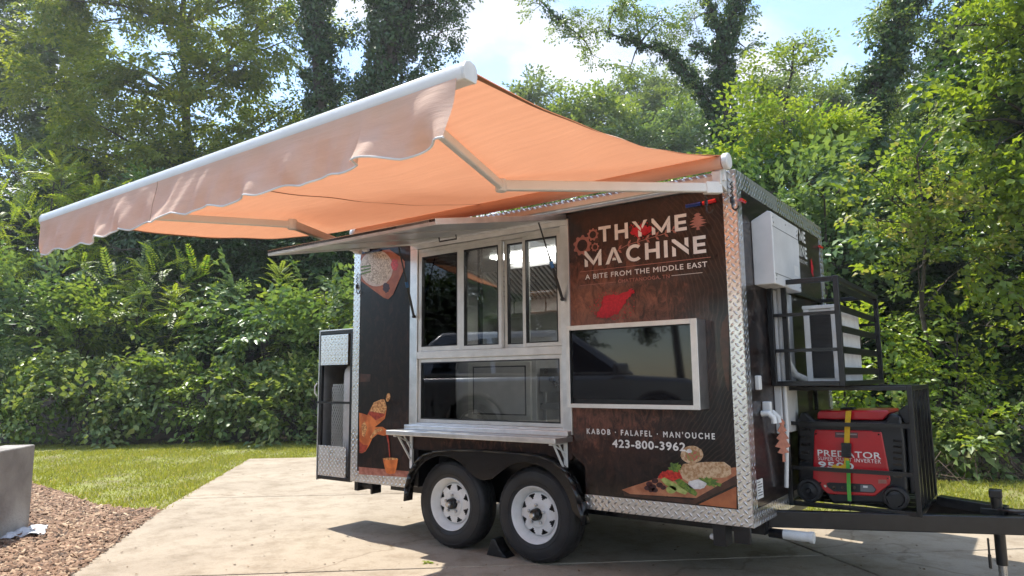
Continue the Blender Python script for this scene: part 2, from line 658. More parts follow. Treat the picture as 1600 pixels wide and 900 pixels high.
def leaf_mat(name, dark, light, trans=None, tw=.45, rough=.45, warm=None):
    """leaf: diffuse + light through the blade + a waxy sheen; 'tint' varies leaf to leaf"""
    mt, n, b = new_mat(name)
    out = n.nodes['Material Output']
    at_ = n.nodes.new('ShaderNodeAttribute')
    at_.attribute_name = 'tint'
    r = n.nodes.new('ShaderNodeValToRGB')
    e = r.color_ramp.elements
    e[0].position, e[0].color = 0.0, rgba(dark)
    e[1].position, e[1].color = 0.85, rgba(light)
    if warm:
        k = e.new(1.0)
        k.color = rgba(warm)
    n.links.new(at_.outputs['Fac'], r.inputs['Fac'])
    n.links.new(r.outputs['Color'], b.inputs['Base Color'])
    b.inputs['Roughness'].default_value = rough
    b.inputs['Specular IOR Level'].default_value = .4
    tl = n.nodes.new('ShaderNodeBsdfTranslucent')
    mxc = n.nodes.new('ShaderNodeMix')
    mxc.data_type = 'RGBA'
    mxc.blend_type = 'MULTIPLY'
    mxc.inputs['Factor'].default_value = 1
    mxc.inputs['B'].default_value = rgba(trans or (2.6, 2.2, .8))
    n.links.new(r.outputs['Color'], mxc.inputs['A'])
    n.links.new(mxc.outputs['Result'], tl.inputs['Color'])
    ms = n.nodes.new('ShaderNodeMixShader')
    ms.inputs[0].default_value = tw
    n.links.new(b.outputs[0], ms.inputs[1])
    n.links.new(tl.outputs[0], ms.inputs[2])
    n.links.new(ms.outputs[0], out.inputs['Surface'])
    return mt


def scatter_poly(P, n, box):
    x = rng.uniform(box[0], box[1], n)
    y = rng.uniform(box[2], box[3], n)
    k = inpoly(P, x, y)
    return x[k], y[k]


def make_grass():
    x1, y1 = scatter_poly(LAWN, 250000, (-15, 2, -2.5, 7.5))
    x2, y2 = scatter_poly(LAWN, 90000, (2, 9, 3, 9))
    x, y = np.concatenate([x1, x2]), np.concatenate([y1, y2])
    d = np.stack([x - CAMP[0], y - CAMP[1]], 1)
    ang = np.arctan2(d @ np.array([CR[0], CR[1]]), d @ np.array([CF[0], CF[1]]))
    k = np.abs(ang) < .72
    # patchy: thin where the lawn is worn
    pn = np.sin(x * 1.7 + 2 * np.sin(y * 1.1)) * np.sin(y * 2.3 + 1.3 * np.sin(x * .9)) + .5 * np.sin(x * 5.1 + y * 3.3)
    k &= rng.random(len(x)) < np.clip(.74 + .42 * pn, .14, 1)
    x, y, pn = x[k], y[k], pn[k]
    ex, ey = [], []
    for i in (1, 2, 3, 4, 5, 6, 7):
        p, q = np.array(PAD[i]), np.array(PAD[i + 1])
        m_ = int(np.linalg.norm(q - p) * 260)
        t_ = rng.random(m_)
        cl = .5 + .5 * np.sin(t_ * np.linalg.norm(q - p) * 5.0 + 2 * np.sin(t_ * 23))
        t_ = t_[rng.random(m_) < cl * .9 + .1]
        ex.append(p[0] + (q - p)[0] * t_ + rng.normal(0, .022, len(t_)))
        ey.append(p[1] + (q - p)[1] * t_ + rng.normal(0, .022, len(t_)))
    ex, ey = np.concatenate(ex), np.concatenate(ey)
    x, y, pn = np.concatenate([x, ex]), np.concatenate([y, ey]), np.concatenate([pn, np.full(len(ex), .6)])
    n = len(x)
    h = rng.uniform(.02, .055, n) * (1 + .25 * pn)
    wd = rng.uniform(.005, .010, n)
    t = rng.uniform(0, 2 * np.pi, n)
    lean = rng.uniform(0, .045, n)
    t2 = rng.uniform(0, 2 * np.pi, n)
    z0 = np.full(n, -.021)
    V = np.empty((n, 3, 3))
    V[:, 0] = np.stack([x - np.cos(t) * wd, y - np.sin(t) * wd, z0], 1)
    V[:, 1] = np.stack([x + np.cos(t) * wd, y + np.sin(t) * wd, z0], 1)
    V[:, 2] = np.stack([x + np.cos(t2) * lean, y + np.sin(t2) * lean, z0 + h], 1)
    tint = np.clip(rng.normal(.5, .22, n) + .12 * pn, 0, 1)
    o = np_mesh('grass', V.reshape(-1, 3), n, leaf_mat('grass_blade', (.16, .19, .03), (.36, .38, .085), (1.5, 1.4, .6), .4, .5, warm=(.50, .42, .20)), None, tint, 3, np.arange(n * 3).reshape(n, 3))
    tag(o, 'short patchy green grass growing between driveway and hedge', 'grass', kind='stuff')


make_grass()


def make_mulch():
    n = 26000
    x, y = scatter_poly(MULCH, n * 3, (-6.2, 2.5, -4, 0.2))
    d = np.stack([x - CAMP[0], y - CAMP[1]], 1)
    ang = np.arctan2(d @ np.array([CR[0], CR[1]]), d @ np.array([CF[0], CF[1]]))
    k = (np.abs(ang) < .70)
    x, y = x[k][:n], y[k][:n]
    n = len(x)
    Lh = rng.uniform(.012, .05, n)
    wd = rng.uniform(.004, .012, n)
    th = rng.uniform(.002, .007, n)
    t = rng.uniform(0, 2 * np.pi, n)
    tilt = rng.normal(0, .3, n)
    ux = np.stack([np.cos(t) * np.cos(tilt), np.sin(t) * np.cos(tilt), np.sin(tilt)], 1)
    uy = np.stack([-np.sin(t), np.cos(t), rng.normal(0, .25, n)], 1)
    uz = np.cross(ux, uy)
    c = np.stack([x, y, rng.uniform(-.010, .018, n)], 1)
    V = np.empty((n, 6, 3))
    for i, (a, b, q) in enumerate(((-1, -1, 0), (-1, 1, 0), (1, -.7, 0), (1, .7, 0), (-.9, 0, 1), (.9, 0, 1))):
        V[:, i] = c + ux * (Lh * a)[:, None] + uy * (wd * b)[:, None] + uz * (th * q * 2)[:, None]
    T = np.array([(0, 2, 4), (4, 2, 5), (1, 4, 3), (4, 5, 3), (0, 4, 1), (2, 3, 5)])
    F_ = (np.arange(n)[:, None, None] * 6 + T[None]).reshape(-1, 3)
    mt, nn, b = new_mat('bark_chips')
    a_ = nn.nodes.new('ShaderNodeAttribute')
    a_.attribute_name = 'tint'
    r = nn.nodes.new('ShaderNodeValToRGB')
    e = r.color_ramp.elements
    e[0].position, e[0].color = 0, (.075, .050, .035, 1)
    e[1].position, e[1].color = 1, (.52, .39, .26, 1)
    q = e.new(.55)
    q.color = (.29, .175, .11, 1)
    nn.links.new(a_.outputs['Fac'], r.inputs['Fac'])
    nn.links.new(r.outputs['Color'], b.inputs['Base Color'])
    b.inputs['Roughness'].default_value = .9
    o = np_mesh('bark_mulch', V.reshape(-1, 3), 0, mt, None, np.repeat(np.clip(rng.normal(.45, .25, n), 0, 1), len(T)), 3, F_)
    tag(o, 'loose brown bark mulch and pine straw beside the driveway', 'mulch', kind='stuff')


make_mulch()

# low concrete wall at the left edge of the picture
wm = pmat('cast_concrete_wall', (.40, .37, .33), .9, 0, c2=(.24, .22, .20), scale=3.5, detail=14, bump=.5, bscale=45)
wc = np.array([-2.611, -1.588])
wd_ = np.array([.743, -.669])
wn = np.array([-.669, -.743])
pl = [wc, wc + wd_ * 5.2, wc + wd_ * 5.2 + wn * .26, wc + wn * .26]
o = MB().prism([tuple(q) for q in pl], lambda a, b, d: (a, b, d), -.1, .765).build('retaining_wall', wm, bevel=.012)
tag(o, 'low grey cast concrete wall beside the mulch bed', 'wall')

# crumpled white sheet of plastic on the mulch
bagp = []
bx, by = -2.33, -1.72
G_ = 9
bag = MB()
vs = []
for j in range(G_):
    for i in range(G_):
        a, b = i / (G_ - 1) - .5, j / (G_ - 1) - .5
        zz = .016 + .030 * abs(math.sin(a * 9 + b * 5)) * abs(math.cos(b * 7 - a * 3)) + .012 * random.random()
        vs.append((bx + a * .42 + b * .12 + random.uniform(-.012, .012), by + b * .30 - a * .17 + random.uniform(-.012, .012), zz))
fs = [(j * G_ + i, j * G_ + i + 1, (j + 1) * G_ + i + 1, (j + 1) * G_ + i) for j in range(G_ - 1) for i in range(G_ - 1)]
bag.add(vs, fs)
o = bag.build('plastic_sheet', pmat('white_polythene', (.78, .80, .84), .25, 0, scale=8))
sm = o.modifiers.new('thick', 'SOLIDIFY')
sm.thickness = .002
tag(o, 'crumpled white plastic sheet lying on the mulch', 'litter')

# ================================================================== the food trailer
L, W, H, ZB = 3.59, 2.236, 2.64, .436
T = thing('food_trailer', 'dark brown wrapped food trailer with open serving window and diamond plate corners', 'food trailer')


def sx(px, py, y=0.0):
    q = on(px, py, 1, y)
    return float(q[0]), float(q[2])


def fy(px, py, x=L):
    q = on(px, py, 0, x)
    return float(q[1]), float(q[2])


def wrap_mat():
    """printed vinyl wrap: dark weathered wood with a paler worn patch and fine growth rings"""
    mt, n, b = new_mat('printed_wood_wrap')
    t = n.nodes.new('ShaderNodeTexCoord')

    def noise(s, d=8, rg=.6, sc=(1, 1, 1), dist=0):
        mp_ = n.nodes.new('ShaderNodeMapping')
        mp_.inputs['Scale'].default_value = sc
        n.links.new(t.outputs['Object'], mp_.inputs['Vector'])
        q = n.nodes.new('ShaderNodeTexNoise')
        q.inputs['Scale'].default_value = s
        q.inputs['Detail'].default_value = d
        q.inputs['Roughness'].default_value = rg
        q.inputs['Distortion'].default_value = dist
        n.links.new(mp_.outputs['Vector'], q.inputs['Vector'])
        return q.outputs['Fac']
    grain = noise(17, 10, .78, (1, 1, .55), .8)
    big = noise(1.5, 4, .5)
    sp_ = n.nodes.new('ShaderNodeSeparateXYZ')
    n.links.new(t.outputs['Object'], sp_.inputs[0])
    X, Z = sp_.outputs[0], sp_.outputs[2]

    def blob(cx, cz, r, xs=1.0):
        dx = math_node(n, 'MULTIPLY', math_node(n, 'SUBTRACT', X, cx), xs)
        dz = math_node(n, 'SUBTRACT', Z, cz)
        d2 = math_node(n, 'ADD', math_node(n, 'MULTIPLY', dx, dx), math_node(n, 'MULTIPLY', dz, dz))
        return math_node(n, 'MAXIMUM', math_node(n, 'SUBTRACT', 1.0, math_node(n, 'DIVIDE', d2, r * r)), 0.0)
    glow = math_node(n, 'MAXIMUM', blob(2.55, 1.55, .95), math_node(n, 'MULTIPLY', blob(1.5, .82, .8, .7), .6))
    f = math_node(n, 'ADD', math_node(n, 'MULTIPLY', glow, .42), math_node(n, 'MULTIPLY', big, .26))
    f = math_node(n, 'ADD', f, math_node(n, 'MULTIPLY', math_node(n, 'SUBTRACT', grain, .5), .95))
    r = n.nodes.new('ShaderNodeValToRGB')
    e = r.color_ramp.elements
    e[0].position, e[0].color = .12, (.0070, .0050, .0050, 1)
    e[1].position, e[1].color = .75, (.44, .165, .10, 1)
    k = e.new(.34)
    k.color = (.046, .020, .015, 1)
    n.links.new(f, r.inputs['Fac'])
    # growth rings printed towards the right end
    dx = math_node(n, 'SUBTRACT', X, 2.35)
    dz = math_node(n, 'SUBTRACT', Z, 1.75)
    rad = math_node(n, 'SQRT', math_node(n, 'ADD', math_node(n, 'MULTIPLY', dx, dx), math_node(n, 'MULTIPLY', dz, dz)))
    wob = math_node(n, 'ADD', math_node(n, 'MULTIPLY', rad, 230.0), math_node(n, 'MULTIPLY', noise(2.5, 3), 30.0))
    ring = math_node(n, 'POWER', math_node(n, 'MAXIMUM', math_node(n, 'SINE', wob), 0.0), 3.0)
    msk = math_node(n, 'MULTIPLY', math_node(n, 'MINIMUM', math_node(n, 'MAXIMUM', math_node(n, 'MULTIPLY', math_node(n, 'SUBTRACT', X, 2.95), 3.2), 0.0), 1.0), math_node(n, 'MULTIPLY', ring, .20))
    msk = math_node(n, 'MULTIPLY', msk, noise(5, 4))
    mxr = n.nodes.new('ShaderNodeMix')
    mxr.data_type = 'RGBA'
    n.links.new(msk, mxr.inputs['Factor'])
    n.links.new(r.outputs['Color'], mxr.inputs['A'])
    mxr.inputs['B'].default_value = (.30, .20, .16, 1)
    n.links.new(mxr.outputs['Result'], b.inputs['Base Color'])
    b.inputs['Roughness'].default_value = .30
    b.inputs['Coat Weight'].default_value = .3
    b.inputs['Specular IOR Level'].default_value = .35
    b.inputs['Coat Roughness'].default_value = .06
    bp = n.nodes.new('ShaderNodeBump')
    bp.inputs['Strength'].default_value = .035
    bp.inputs['Distance'].default_value = .02
    n.links.new(noise(3, 3), bp.inputs['Height'])
    n.links.new(bp.outputs['Normal'], b.inputs['Normal'])
    n.links.new(bp.outputs['Normal'], b.inputs['Coat Normal'])
    return mt


M['wrap'] = wrap_mat()
M['interior'] = pmat('white_interior_panel', (.74, .73, .70), .4, 0, scale=4)

WX0, WX1, WZ0, WZ1 = .745, 2.335, .935, 2.47      # serving opening incl. casing


def sideprism(poly, name, mat, y0, y1, parent=T, bevel=0):
    return MB().prism(poly, lambda a, b, d: (a, d, b), y0, y1).build(name, mat, parent, bevel=bevel)


# wall skins of the serving side
sideprism([(.078, .53), (.73, .53), (.73, .74), (WX0, .80), (WX0, H - .06), (.078, H - .06)], 'side_panel', M['wrap'], 0, .045)
sideprism([(WX1, .80), (2.44, .72), (2.44, .53), (L - .082, .53), (L - .082, H - .06), (WX1, H - .06)], 'side_panel', M['wrap'], 0, .045)
sideprism([(WX0 + .001, .76), (WX1 - .001, .76), (WX1 - .001, WZ0), (WX0 + .001, WZ0)], 'side_panel', M['wrap'], .001, .045)
sideprism([(WX0 + .001, WZ1), (WX1 - .001, WZ1), (WX1 - .001, H - .06), (WX0 + .001, H - .06)], 'side_panel', M['wrap'], .001, .045)
# other walls, floor, roof
MB().box(L - .045, L, .08, W - .05, .535, H - .055).build('front_wall', M['wrap'], T)
MB().box(0, .045, .05, W - .05, .44, H - .06).build('rear_wall', M['wrap'], T)
DX0, DX1, DZ1 = 2.5, 3.25, 2.4      # unseen open doorway, added to let daylight into the kitchen
MB().box(.05, DX0, W - .045, W, .44, H - .06).box(DX1, L - .05, W - .045, W, .44, H - .06).box(DX0, DX1, W - .0445, W, DZ1, H - .06).build('far_side_wall', M['wrap'], T)
VX0, VX1, VY0, VY1 = 1.15, 1.55, .55, .95      # unseen roof opening, added so daylight falls inside
MB().box(.006, VX0, .006, W - .006, H - .058, H - .012).box(VX1, L - .006, .006, W - .006, H - .058, H - .012).box(VX0, VX1, .006, VY0, H - .058, H - .0125).box(VX0, VX1, VY1, W - .006, H - .058, H - .0125).build('roof', pmat('white_roof_skin', (.7, .7, .7), .4), T)
MB().box(.05, L - .05, .335, W - .335, .44, .50).box(.05, .78, .05, .334, .44, .50).box(2.44, L - .05, .05, .334, .44, .50).build('floor', pmat('interior_floor', (.25, .25, .25), .5), T)
# white inner lining
MB().box(.05, DX0, W - .062, W - .048, .50, H - .1).box(DX1, L - .05, W - .062, W - .048, .50, H - .1).build('inner_lining', M['grey_white'], T)
MB().box(DX1, DX1 + .04, W + .002, W + .72, .47, DZ1 - .02).build('added_daylight_door', M['grey_white'], T, bevel=.004)  # unseen door leaf, added along with the daylight doorway
MB().box(.047, .06, .05, W - .065, .50, H - .1).build('inner_lining', M['interior'], T)
MB().box(L - .06, L - .047, .05, W - .065, .50, H - .1).build('inner_lining', M['interior'], T)
MB().box(.062, VX0, .05, W - .065, H - .095, H - .06).box(VX1, L - .062, .05, W - .065, H - .095, H - .06).box(VX0, VX1, .05, VY0, H - .0945, H - .06).box(VX0, VX1, VY1, W - .065, H - .0945, H - .06).build('ceiling', M['interior'], T)

# ceiling lamps of the kitchen, switched on
lmat, ln_, lb_ = new_mat('led_diffuser')
lb_.inputs['Emission Color'].default_value = (1, .96, .9, 1)
lb_.inputs['Emission Strength'].default_value = 4.2
for x_ in (.75, 2.0):
    MB().box(x_, x_ + .9, 1.08, 1.22, H - .118, H - .0965).build('ceiling_lamp', lmat, T, bevel=.006)

# tread plate trims
MB().box(L - .085, L + .004, -.005, .0, ZB, H).build('corner_trim', M['plate_side'], T, bevel=.002)
MB().box(L + .0005, L + .005, -.005, .085, ZB, H).build('corner_trim', M['plate_front'], T)
MB().box(L + .0005, L + .005, W - .085, W + .004, ZB, H).build('corner_trim', M['plate_front'], T)
MB().box(-.005, .082, -.005, .0, ZB, H - .02).build('corner_trim', M['plate_side'], T, bevel=.002)
MB().box(-.005, -.0005, 0, .085, ZB, H - .02).build('corner_trim', M['plate_front'], T)
MB().box(L + .001, L + .0055, .085, W - .085, ZB, .535).build('bottom_trim', M['plate_front'], T)
MB().box(L + .001, L + .0055, .085, W - .085, H - .115, H).build('top_trim', M['plate_front'], T)
MB().box(.082, .735, -.004, .0, ZB, .533).build('bottom_trim', M['plate_side'], T)
MB().box(2.435, L - .085, -.004, .0, ZB, .533).build('bottom_trim', M['plate_side'], T)
MB().box(.082, L - .085, -.0045, .0, H - .065, H).build('top_trim', M['plate_side'], T)
MB().box(0, L, 0, .09, H - .011, H + .001).box(0, L, W - .09, W, H - .011, H + .001).box(0, .09, .09, W - .09, H - .011, H + .0005).box(L - .09, L, .09, W - .09, H - .011, H + .0005).build('roof_edge', M['plate_top'], T, bevel=.003)
dome = MB().box(VX0 - .03, VX1 + .03, VY0 - .03, VY1 + .03, H + .02, H + .07)  # added translucent dome, passes daylight through the roof opening
dm, dn_, db = new_mat('added_milky_vent_dome')
db.inputs['Base Color'].default_value = (.8, .8, .8, 1)
dtl = dn_.nodes.new('ShaderNodeBsdfTranslucent')
dtl.inputs['Color'].default_value = (.85, .85, .83, 1)
dms = dn_.nodes.new('ShaderNodeMixShader')
dms.inputs[0].default_value = .7
dn_.links.new(db.outputs[0], dms.inputs[1])
dn_.links.new(dtl.outputs[0], dms.inputs[2])
dn_.links.new(dms.outputs[0], dn_.nodes['Material Output'].inputs['Surface'])
vent = dome.build('added_daylight_vent', dm, T, bevel=.02)
MB().box(.4, L - .3, -.03, -.001, H - .10, H - .072).build('drip_rail', M['alu'], T, bevel=.004)

# chassis
MB().box(.15, 3.55, .345, .41, .33, .434).build('chassis_rail', M['black'], T)
MB().box(.15, 3.55, W - .41, W - .345, .33, .434).build('chassis_rail', M['black'], T)
for xx in (.3, .62, 2.6, 3.2, 3.5):
    MB().box(xx, xx + .05, .42, W - .42, .35, .434).build('cross_member', M['black'], T)
for xx in (1.168, 1.987):
    MB().path([(xx, .2, .335), (xx, W - .2, .335)], .038, 12).build('axle', M['black'], T, smooth=True)
MB().box(3.33, 3.41, .02, .14, .30, .434).build('bracket', M['black'], T, bevel=.004)
MB().box(3.46, 3.56, .02, .05, .33, .434).build('bracket', M['black'], T, bevel=.004)
# rear bumper stub
b0, b1 = on(551, 768, 1, .02), on(585, 770, 1, .02)
MB().bar((.02, .10, .395), (.22, .10, .385), .05, .04).build('bumper', M['black'], T, bevel=.004)
MB().box(.20, .225, .05, .16, .335, .435).build('bumper', M['black'], T, bevel=.004)
MB().box(.0, .05, .04, .16, .35, .434).build('bumper', M['black'], T, bevel=.004)

# wheels ---------------------------------------------------------------
TR = .346


def make_wheel(cx, name='wheel'):
    cz, cy0 = TR - .003, .008
    o = (cx, 0, cz)
    N = 120
    prof = [(.196, .03), (.205, .016), (.222, .008), (.26, .000), (.298, .004), (.322, .012), (.336, .026), (.3435, .040), (TR, .056),
            (TR, .080), (TR - .009, .082), (TR - .009, .088), (TR, .090), (TR + .001, .112), (TR - .009, .114), (TR - .009, .120), (TR + .001, .122),
            (TR, .150), (.3435, .172), (.336, .186), (.31, .2), (.26, .208), (.205, .196), (.19, .17)]
    mb = MB()
    base = 0
    for ri, (r, y) in enumerate(prof):
        for k in range(N):
            t = 2 * math.pi * k / N
            rr = r
            if ri in (7, 8) or ri in (17, 18):
                rr = r - (.007 if k % 3 == 0 else 0)
            if ri == 6:
                rr = r - (.004 if k % 3 == 0 else 0)
            mb.v.append((cx + rr * math.cos(t), cy0 + y, cz + rr * math.sin(t)))
    for i in range(len(prof) - 1):
        for k in range(N):
            k2 = (k + 1) % N
            mb.f.append((i * N + k, i * N + k2, (i + 1) * N + k2, (i + 1) * N + k))
    # raised lettering band rings on the sidewall
    mb.lathe([(.232, cy0 + .0045), (.234, cy0 + .002), (.238, cy0 + .0015), (.240, cy0 + .0035)], (cx, 0, cz), 'y', 96)
    mb.lathe([(.305, cy0 + .0055), (.307, cy0 + .0035), (.310, cy0 + .004), (.312, cy0 + .0075)], (cx, 0, cz), 'y', 96)
    ty = mb.build('tyre', M['rubber'], None, smooth=True)
    wroot = ty  # placeholder
    # rim barrel and disc with eight windows
    n = 96
    rm = MB()
    rm.lathe([(.160, cy0 + .085), (.168, cy0 + .060), (.176, cy0 + .045), (.188, cy0 + .030), (.195, cy0 + .012), (.203, cy0 + .006), (.2065, cy0 + .009), (.2065, cy0 + .018), (.198, cy0 + .03), (.186, cy0 + .16)], o, 'y', n)
    rings = [(.044, .050), (.052, .044), (.088, .044), (.094, .052), (.100, .056), (.112, .058), (.124, .060), (.136, .062), (.148, .064), (.153, .068), (.158, .078), (.161, .085)]
    b_ = len(rm.v)
    for r, y in rings:
        for k in range(n):
            t = 2 * math.pi * k / n
            rm.v.append((cx + r * math.cos(t), cy0 + y, cz + r * math.sin(t)))
    half = {4: 0, 5: 1, 6: 2, 7: 3}
    for i in range(len(rings) - 1):
        for k in range(n):
            if i in half:
                q = k % 12
                d = abs(q - 5.5)
                if d < half[i]:
                    continue
            k2 = (k + 1) % n
            rm.f.append((b_ + i * n + k, b_ + i * n + k2, b_ + (i + 1) * n + k2, b_ + (i + 1) * n + k))
    rim = rm.build('rim', M['white_paint'], None, smooth=True)
    drum = MB().lathe([(.0, cy0 + .10), (.12, cy0 + .10), (.15, cy0 + .10), (.188, cy0 + .10)], o, 'y', 40).build('brake_drum', pmat('rusty_drum', (.02, .018, .017), .8), None)
    hub = MB().lathe([(.043, cy0 + .052), (.041, cy0 + .012), (.036, cy0 + .008), (.034, cy0 + .012), (.0001, cy0 + .012)], o, 'y', 32).build('hub', M['black'], None, smooth=True)
    cap = MB().lathe([(.022, cy0 + .012), (.021, cy0 - .022), (.016, cy0 - .028), (.0001, cy0 - .028)], o, 'y', 24).build('grease_cap', M['steel'], None, smooth=True)
    nuts = []
    for k in range(5):
        t = 2 * math.pi * (k + .25) / 5
        nuts.append(MB().lathe([(.011, cy0 + .046), (.011, cy0 + .026), (.007, cy0 + .022), (.0001, cy0 + .022)], (cx + .068 * math.cos(t), 0, cz + .068 * math.sin(t)), 'y', 6).build('lug_nut', M['steel'], None))
    tread = ty
    # the wheel is the part; tyre, rim, hub pieces are its sub-parts
    root = bpy.data.objects.new(name, None)
    col.objects.link(root)
    root.parent = T
    for q in (ty, rim, drum, hub, cap, *nuts):
        q.parent = root
    return root


make_wheel(1.168)
make_wheel(1.987)
for cx in (1.168, 1.987):   # far-side tyres seen under the floor
    MB().lathe([(.2, W - .03), (TR - .01, W - .05), (TR - .004, W - .1), (TR - .004, W - .18), (TR - .02, W - .21), (.19, W - .2)], (cx, 0, TR - .006), 'y', 48).build('wheel', M['rubber'], T, smooth=True)

# fender
out = [(.765, .345), (.775, .45), (.81, .56), (.875, .655), (.965, .722), (1.08, .757), (1.3, .782), (1.6, .790), (1.95, .788), (2.12, .778), (2.24, .745), (2.325, .685), (2.385, .60), (2.43, .48), (2.462, .339)]


def arc(cx, r, a0, a1, n):
    return [(cx + r * math.cos(R(a0 + (a1 - a0) * i / n)), .343 + r * math.sin(R(a0 + (a1 - a0) * i / n))) for i in range(n + 1)]


inner = arc(1.987, .385, 12, 128, 14) + [(1.66, .585), (1.577, .567), (1.495, .585)] + arc(1.168, .385, 52, 172, 14)
fm = pmat('black_moulded_fender', (.010, .010, .011), .22, 0, scale=14, bump=.03)
fe = sideprism(out + inner, 'fender', fm, -.060, -.052, bevel=.002)
lip = MB()
for i in range(len(out) - 1):
    p, q = Vector((out[i][0], 0, out[i][1])), Vector((out[i + 1][0], 0, out[i + 1][1]))
    lip.add([(p.x, -.095, p.z), (q.x, -.095, q.z), (q.x, -.0002, q.z), (p.x, -.0002, p.z)], [(0, 1, 2, 3)])
lo_ = lip.build('fender_lip', fm, fe, smooth=True)
s_ = lo_.modifiers.new('thick', 'SOLIDIFY')
s_.thickness = .012
s_.offset = 0
# dark wheel housing
MB().box(.736, .79, .047, .32, .445, .76).box(2.43, 2.445, .047, .32, .445, .76).box(.79, 2.43, .30, .32, .36, .76).box(.79, 2.43, .05, .30, .745, .76).build('wheel_housing', M['black'], T)

# wheel chock
chp = [(1.52, .0), (1.70, .0), (1.665, .06), (1.60, .12), (1.565, .125)]
cy_ = .0
o = sideprism([(1.535, .002), (1.735, .002), (1.69, .035), (1.645, .085), (1.62, .128), (1.585, .128)], 'wheel_chock', M['plastic_black'], .02, .13, parent=None, bevel=.006)
tag(o, 'black wedge wheel chock on concrete between the two wheels', 'wheel chock')

# ---------------------------------------------------------------- serving window
def zat(px, py, y=0.0):
    return sx(px, py, y)[1]


cas = M['alu']
zt = 2.452
MB().box(WX0 - .012, WX0 + .075, -.014, .05, WZ0 - .004, zt).build('window_casing', cas, T, bevel=.003)
MB().box(WX1 - .062, WX1 + .012, -.014, .05, WZ0 - .004, zt).build('window_casing', cas, T, bevel=.003)
MB().box(WX0 + .075, WX1 - .062, -.014, .05, WZ0 - .004, WZ0 + .042).build('window_casing', cas, T, bevel=.003)
MB().box(WX0 - .012, WX1 + .012, -.016, .05, zt, WZ1 + .03).build('window_casing', cas, T, bevel=.003)
ix0, ix1 = WX0 + .075, WX1 - .062
zm0 = zat(770, 557)
zm1 = zat(770, 545)
sill = MB().box(ix0, ix1, -.012, .06, zm0, zm1)
sill.build('window_rail', M['alu_white'], T, bevel=.003)


def sash(x0, x1, z0, z1, y, fw=.032, name='window', rail=None, mat=None):
    f = MB()
    f.box(x0, x0 + fw, y - .016, y + .016, z0, z1).box(x1 - fw, x1, y - .016, y + .016, z0, z1)
    f.box(x0 + fw, x1 - fw, y - .015, y + .015, z0, z0 + (rail or fw)).box(x0 + fw, x1 - fw, y - .015, y + .015, z1 - fw, z1)
    w_ = f.build(name, mat or M['alu_white'], T, bevel=.002)
    MB().box(x0 + fw - .004, x1 - fw + .004, y - .003, y + .003, z0 + fw - .004, z1 - fw + .004).build('pane', M['glass'], w_)
    g = MB()
    e = .007
    g.box(x0 + fw, x0 + fw + e, y - .0175, y + .0175, z0 + fw, z1 - fw).box(x1 - fw - e, x1 - fw, y - .0175, y + .0175, z0 + fw, z1 - fw)
    g.box(x0 + fw + e, x1 - fw - e, y - .017, y + .017, z0 + fw, z0 + fw + e).box(x0 + fw + e, x1 - fw - e, y - .017, y + .017, z1 - fw - e, z1 - fw)
    g.build('gasket', M['plastic_black'], w_)
    return w_


xs_ = lambda px: sx(px, 470)[0]
zu0, zu1 = zm1, zt - .004
x_a, x_b, x_c, x_d = ix0 + .004, xs_(720), xs_(784), ix1 - .004
x_m = xs_(819)
MB().box(ix0, ix1, -.004, .056, zu1 - .03, zu1).build('window_head', M['alu_white'], T, bevel=.002)
zu1 -= .031
sash(x_a, x_b + .004, zu0 + .001, zu1, .012, .040)
sash(x_b + .005, x_c, zu0 + .001, zu1, .012, .032)
sash(x_b - .11 + .26, x_c - .03, zu0 + .001, zu1 - .002, .048, .020, mat=M['plastic_black'])
sash(x_c + .001, x_m + .012, zu0 + .001, zu1, .048, .030)
sash(x_m - .012, x_d, zu0 + .002, zu1, .012, .030)
sash(ix0 + .003, ix1 - .003, WZ0 + .044, zm0 - .001, .02, .030)

# sliding-window screen in the left window
MB().box(x_a + .14, x_a + .168, .03, .036, zu0 + .03, zu1 - .03).build('slide_bar', M['plastic_black'], T)

# counter shelf and its brackets
sh = MB().box(.70, 2.352, -.245, -.0145, .888, .925).build('counter_shelf', M['alu'], T, bevel=.004)
MB().box(WX0 - .01, WX1 + .01, -.075, -.0145, .926, .962).build('counter_step', M['alu'], T, bevel=.006)
for bx_ in (.765, 2.29):
    bk = MB()
    bk.box(bx_ - .014, bx_ + .014, -.020, -.0062, .60, .886)
    bk.box(bx_ - .014, bx_ + .014, -.21, -.0062, .872, .886)
    bk.bar((bx_, -.012, .66), (bx_, -.165, .872), .010, .016, up=(0, 1, 0))
    bk.bar((bx_, -.012, .75), (bx_, -.10, .872), .010, .012, up=(0, 1, 0))
    bk.bar((bx_, -.012, .80), (bx_, -.17, .875), .008, .010, up=(0, 1, 0))
    bk.build('shelf_bracket', M['white_alu'], T, bevel=.002)

# raised awning hatch over the window
HA, HB = Vector((0, -.02, 2.498)), Vector((0, -1.43, 2.215))
hd = (HB - HA).normalized()
hn = Vector((0, -hd.z, hd.y))
if hn.z < 0:
    hn = -hn


def hpt(x, s, n_):
    p = HA + hd * s + hn * n_
    return (x, p.y, p.z)


hl = (HB - HA).length


def hbox(mb, x0, x1, s0, s1, n0, n1):
    vs = [hpt(x, s, n_) for n_ in (n0, n1) for (x, s) in ((x0, s0), (x1, s0), (x1, s1), (x0, s1))]
    mb.add(vs, [(0, 3, 2, 1), (4, 5, 6, 7), (0, 1, 5, 4), (1, 2, 6, 5), (2, 3, 7, 6), (3, 0, 4, 7)])
    return mb


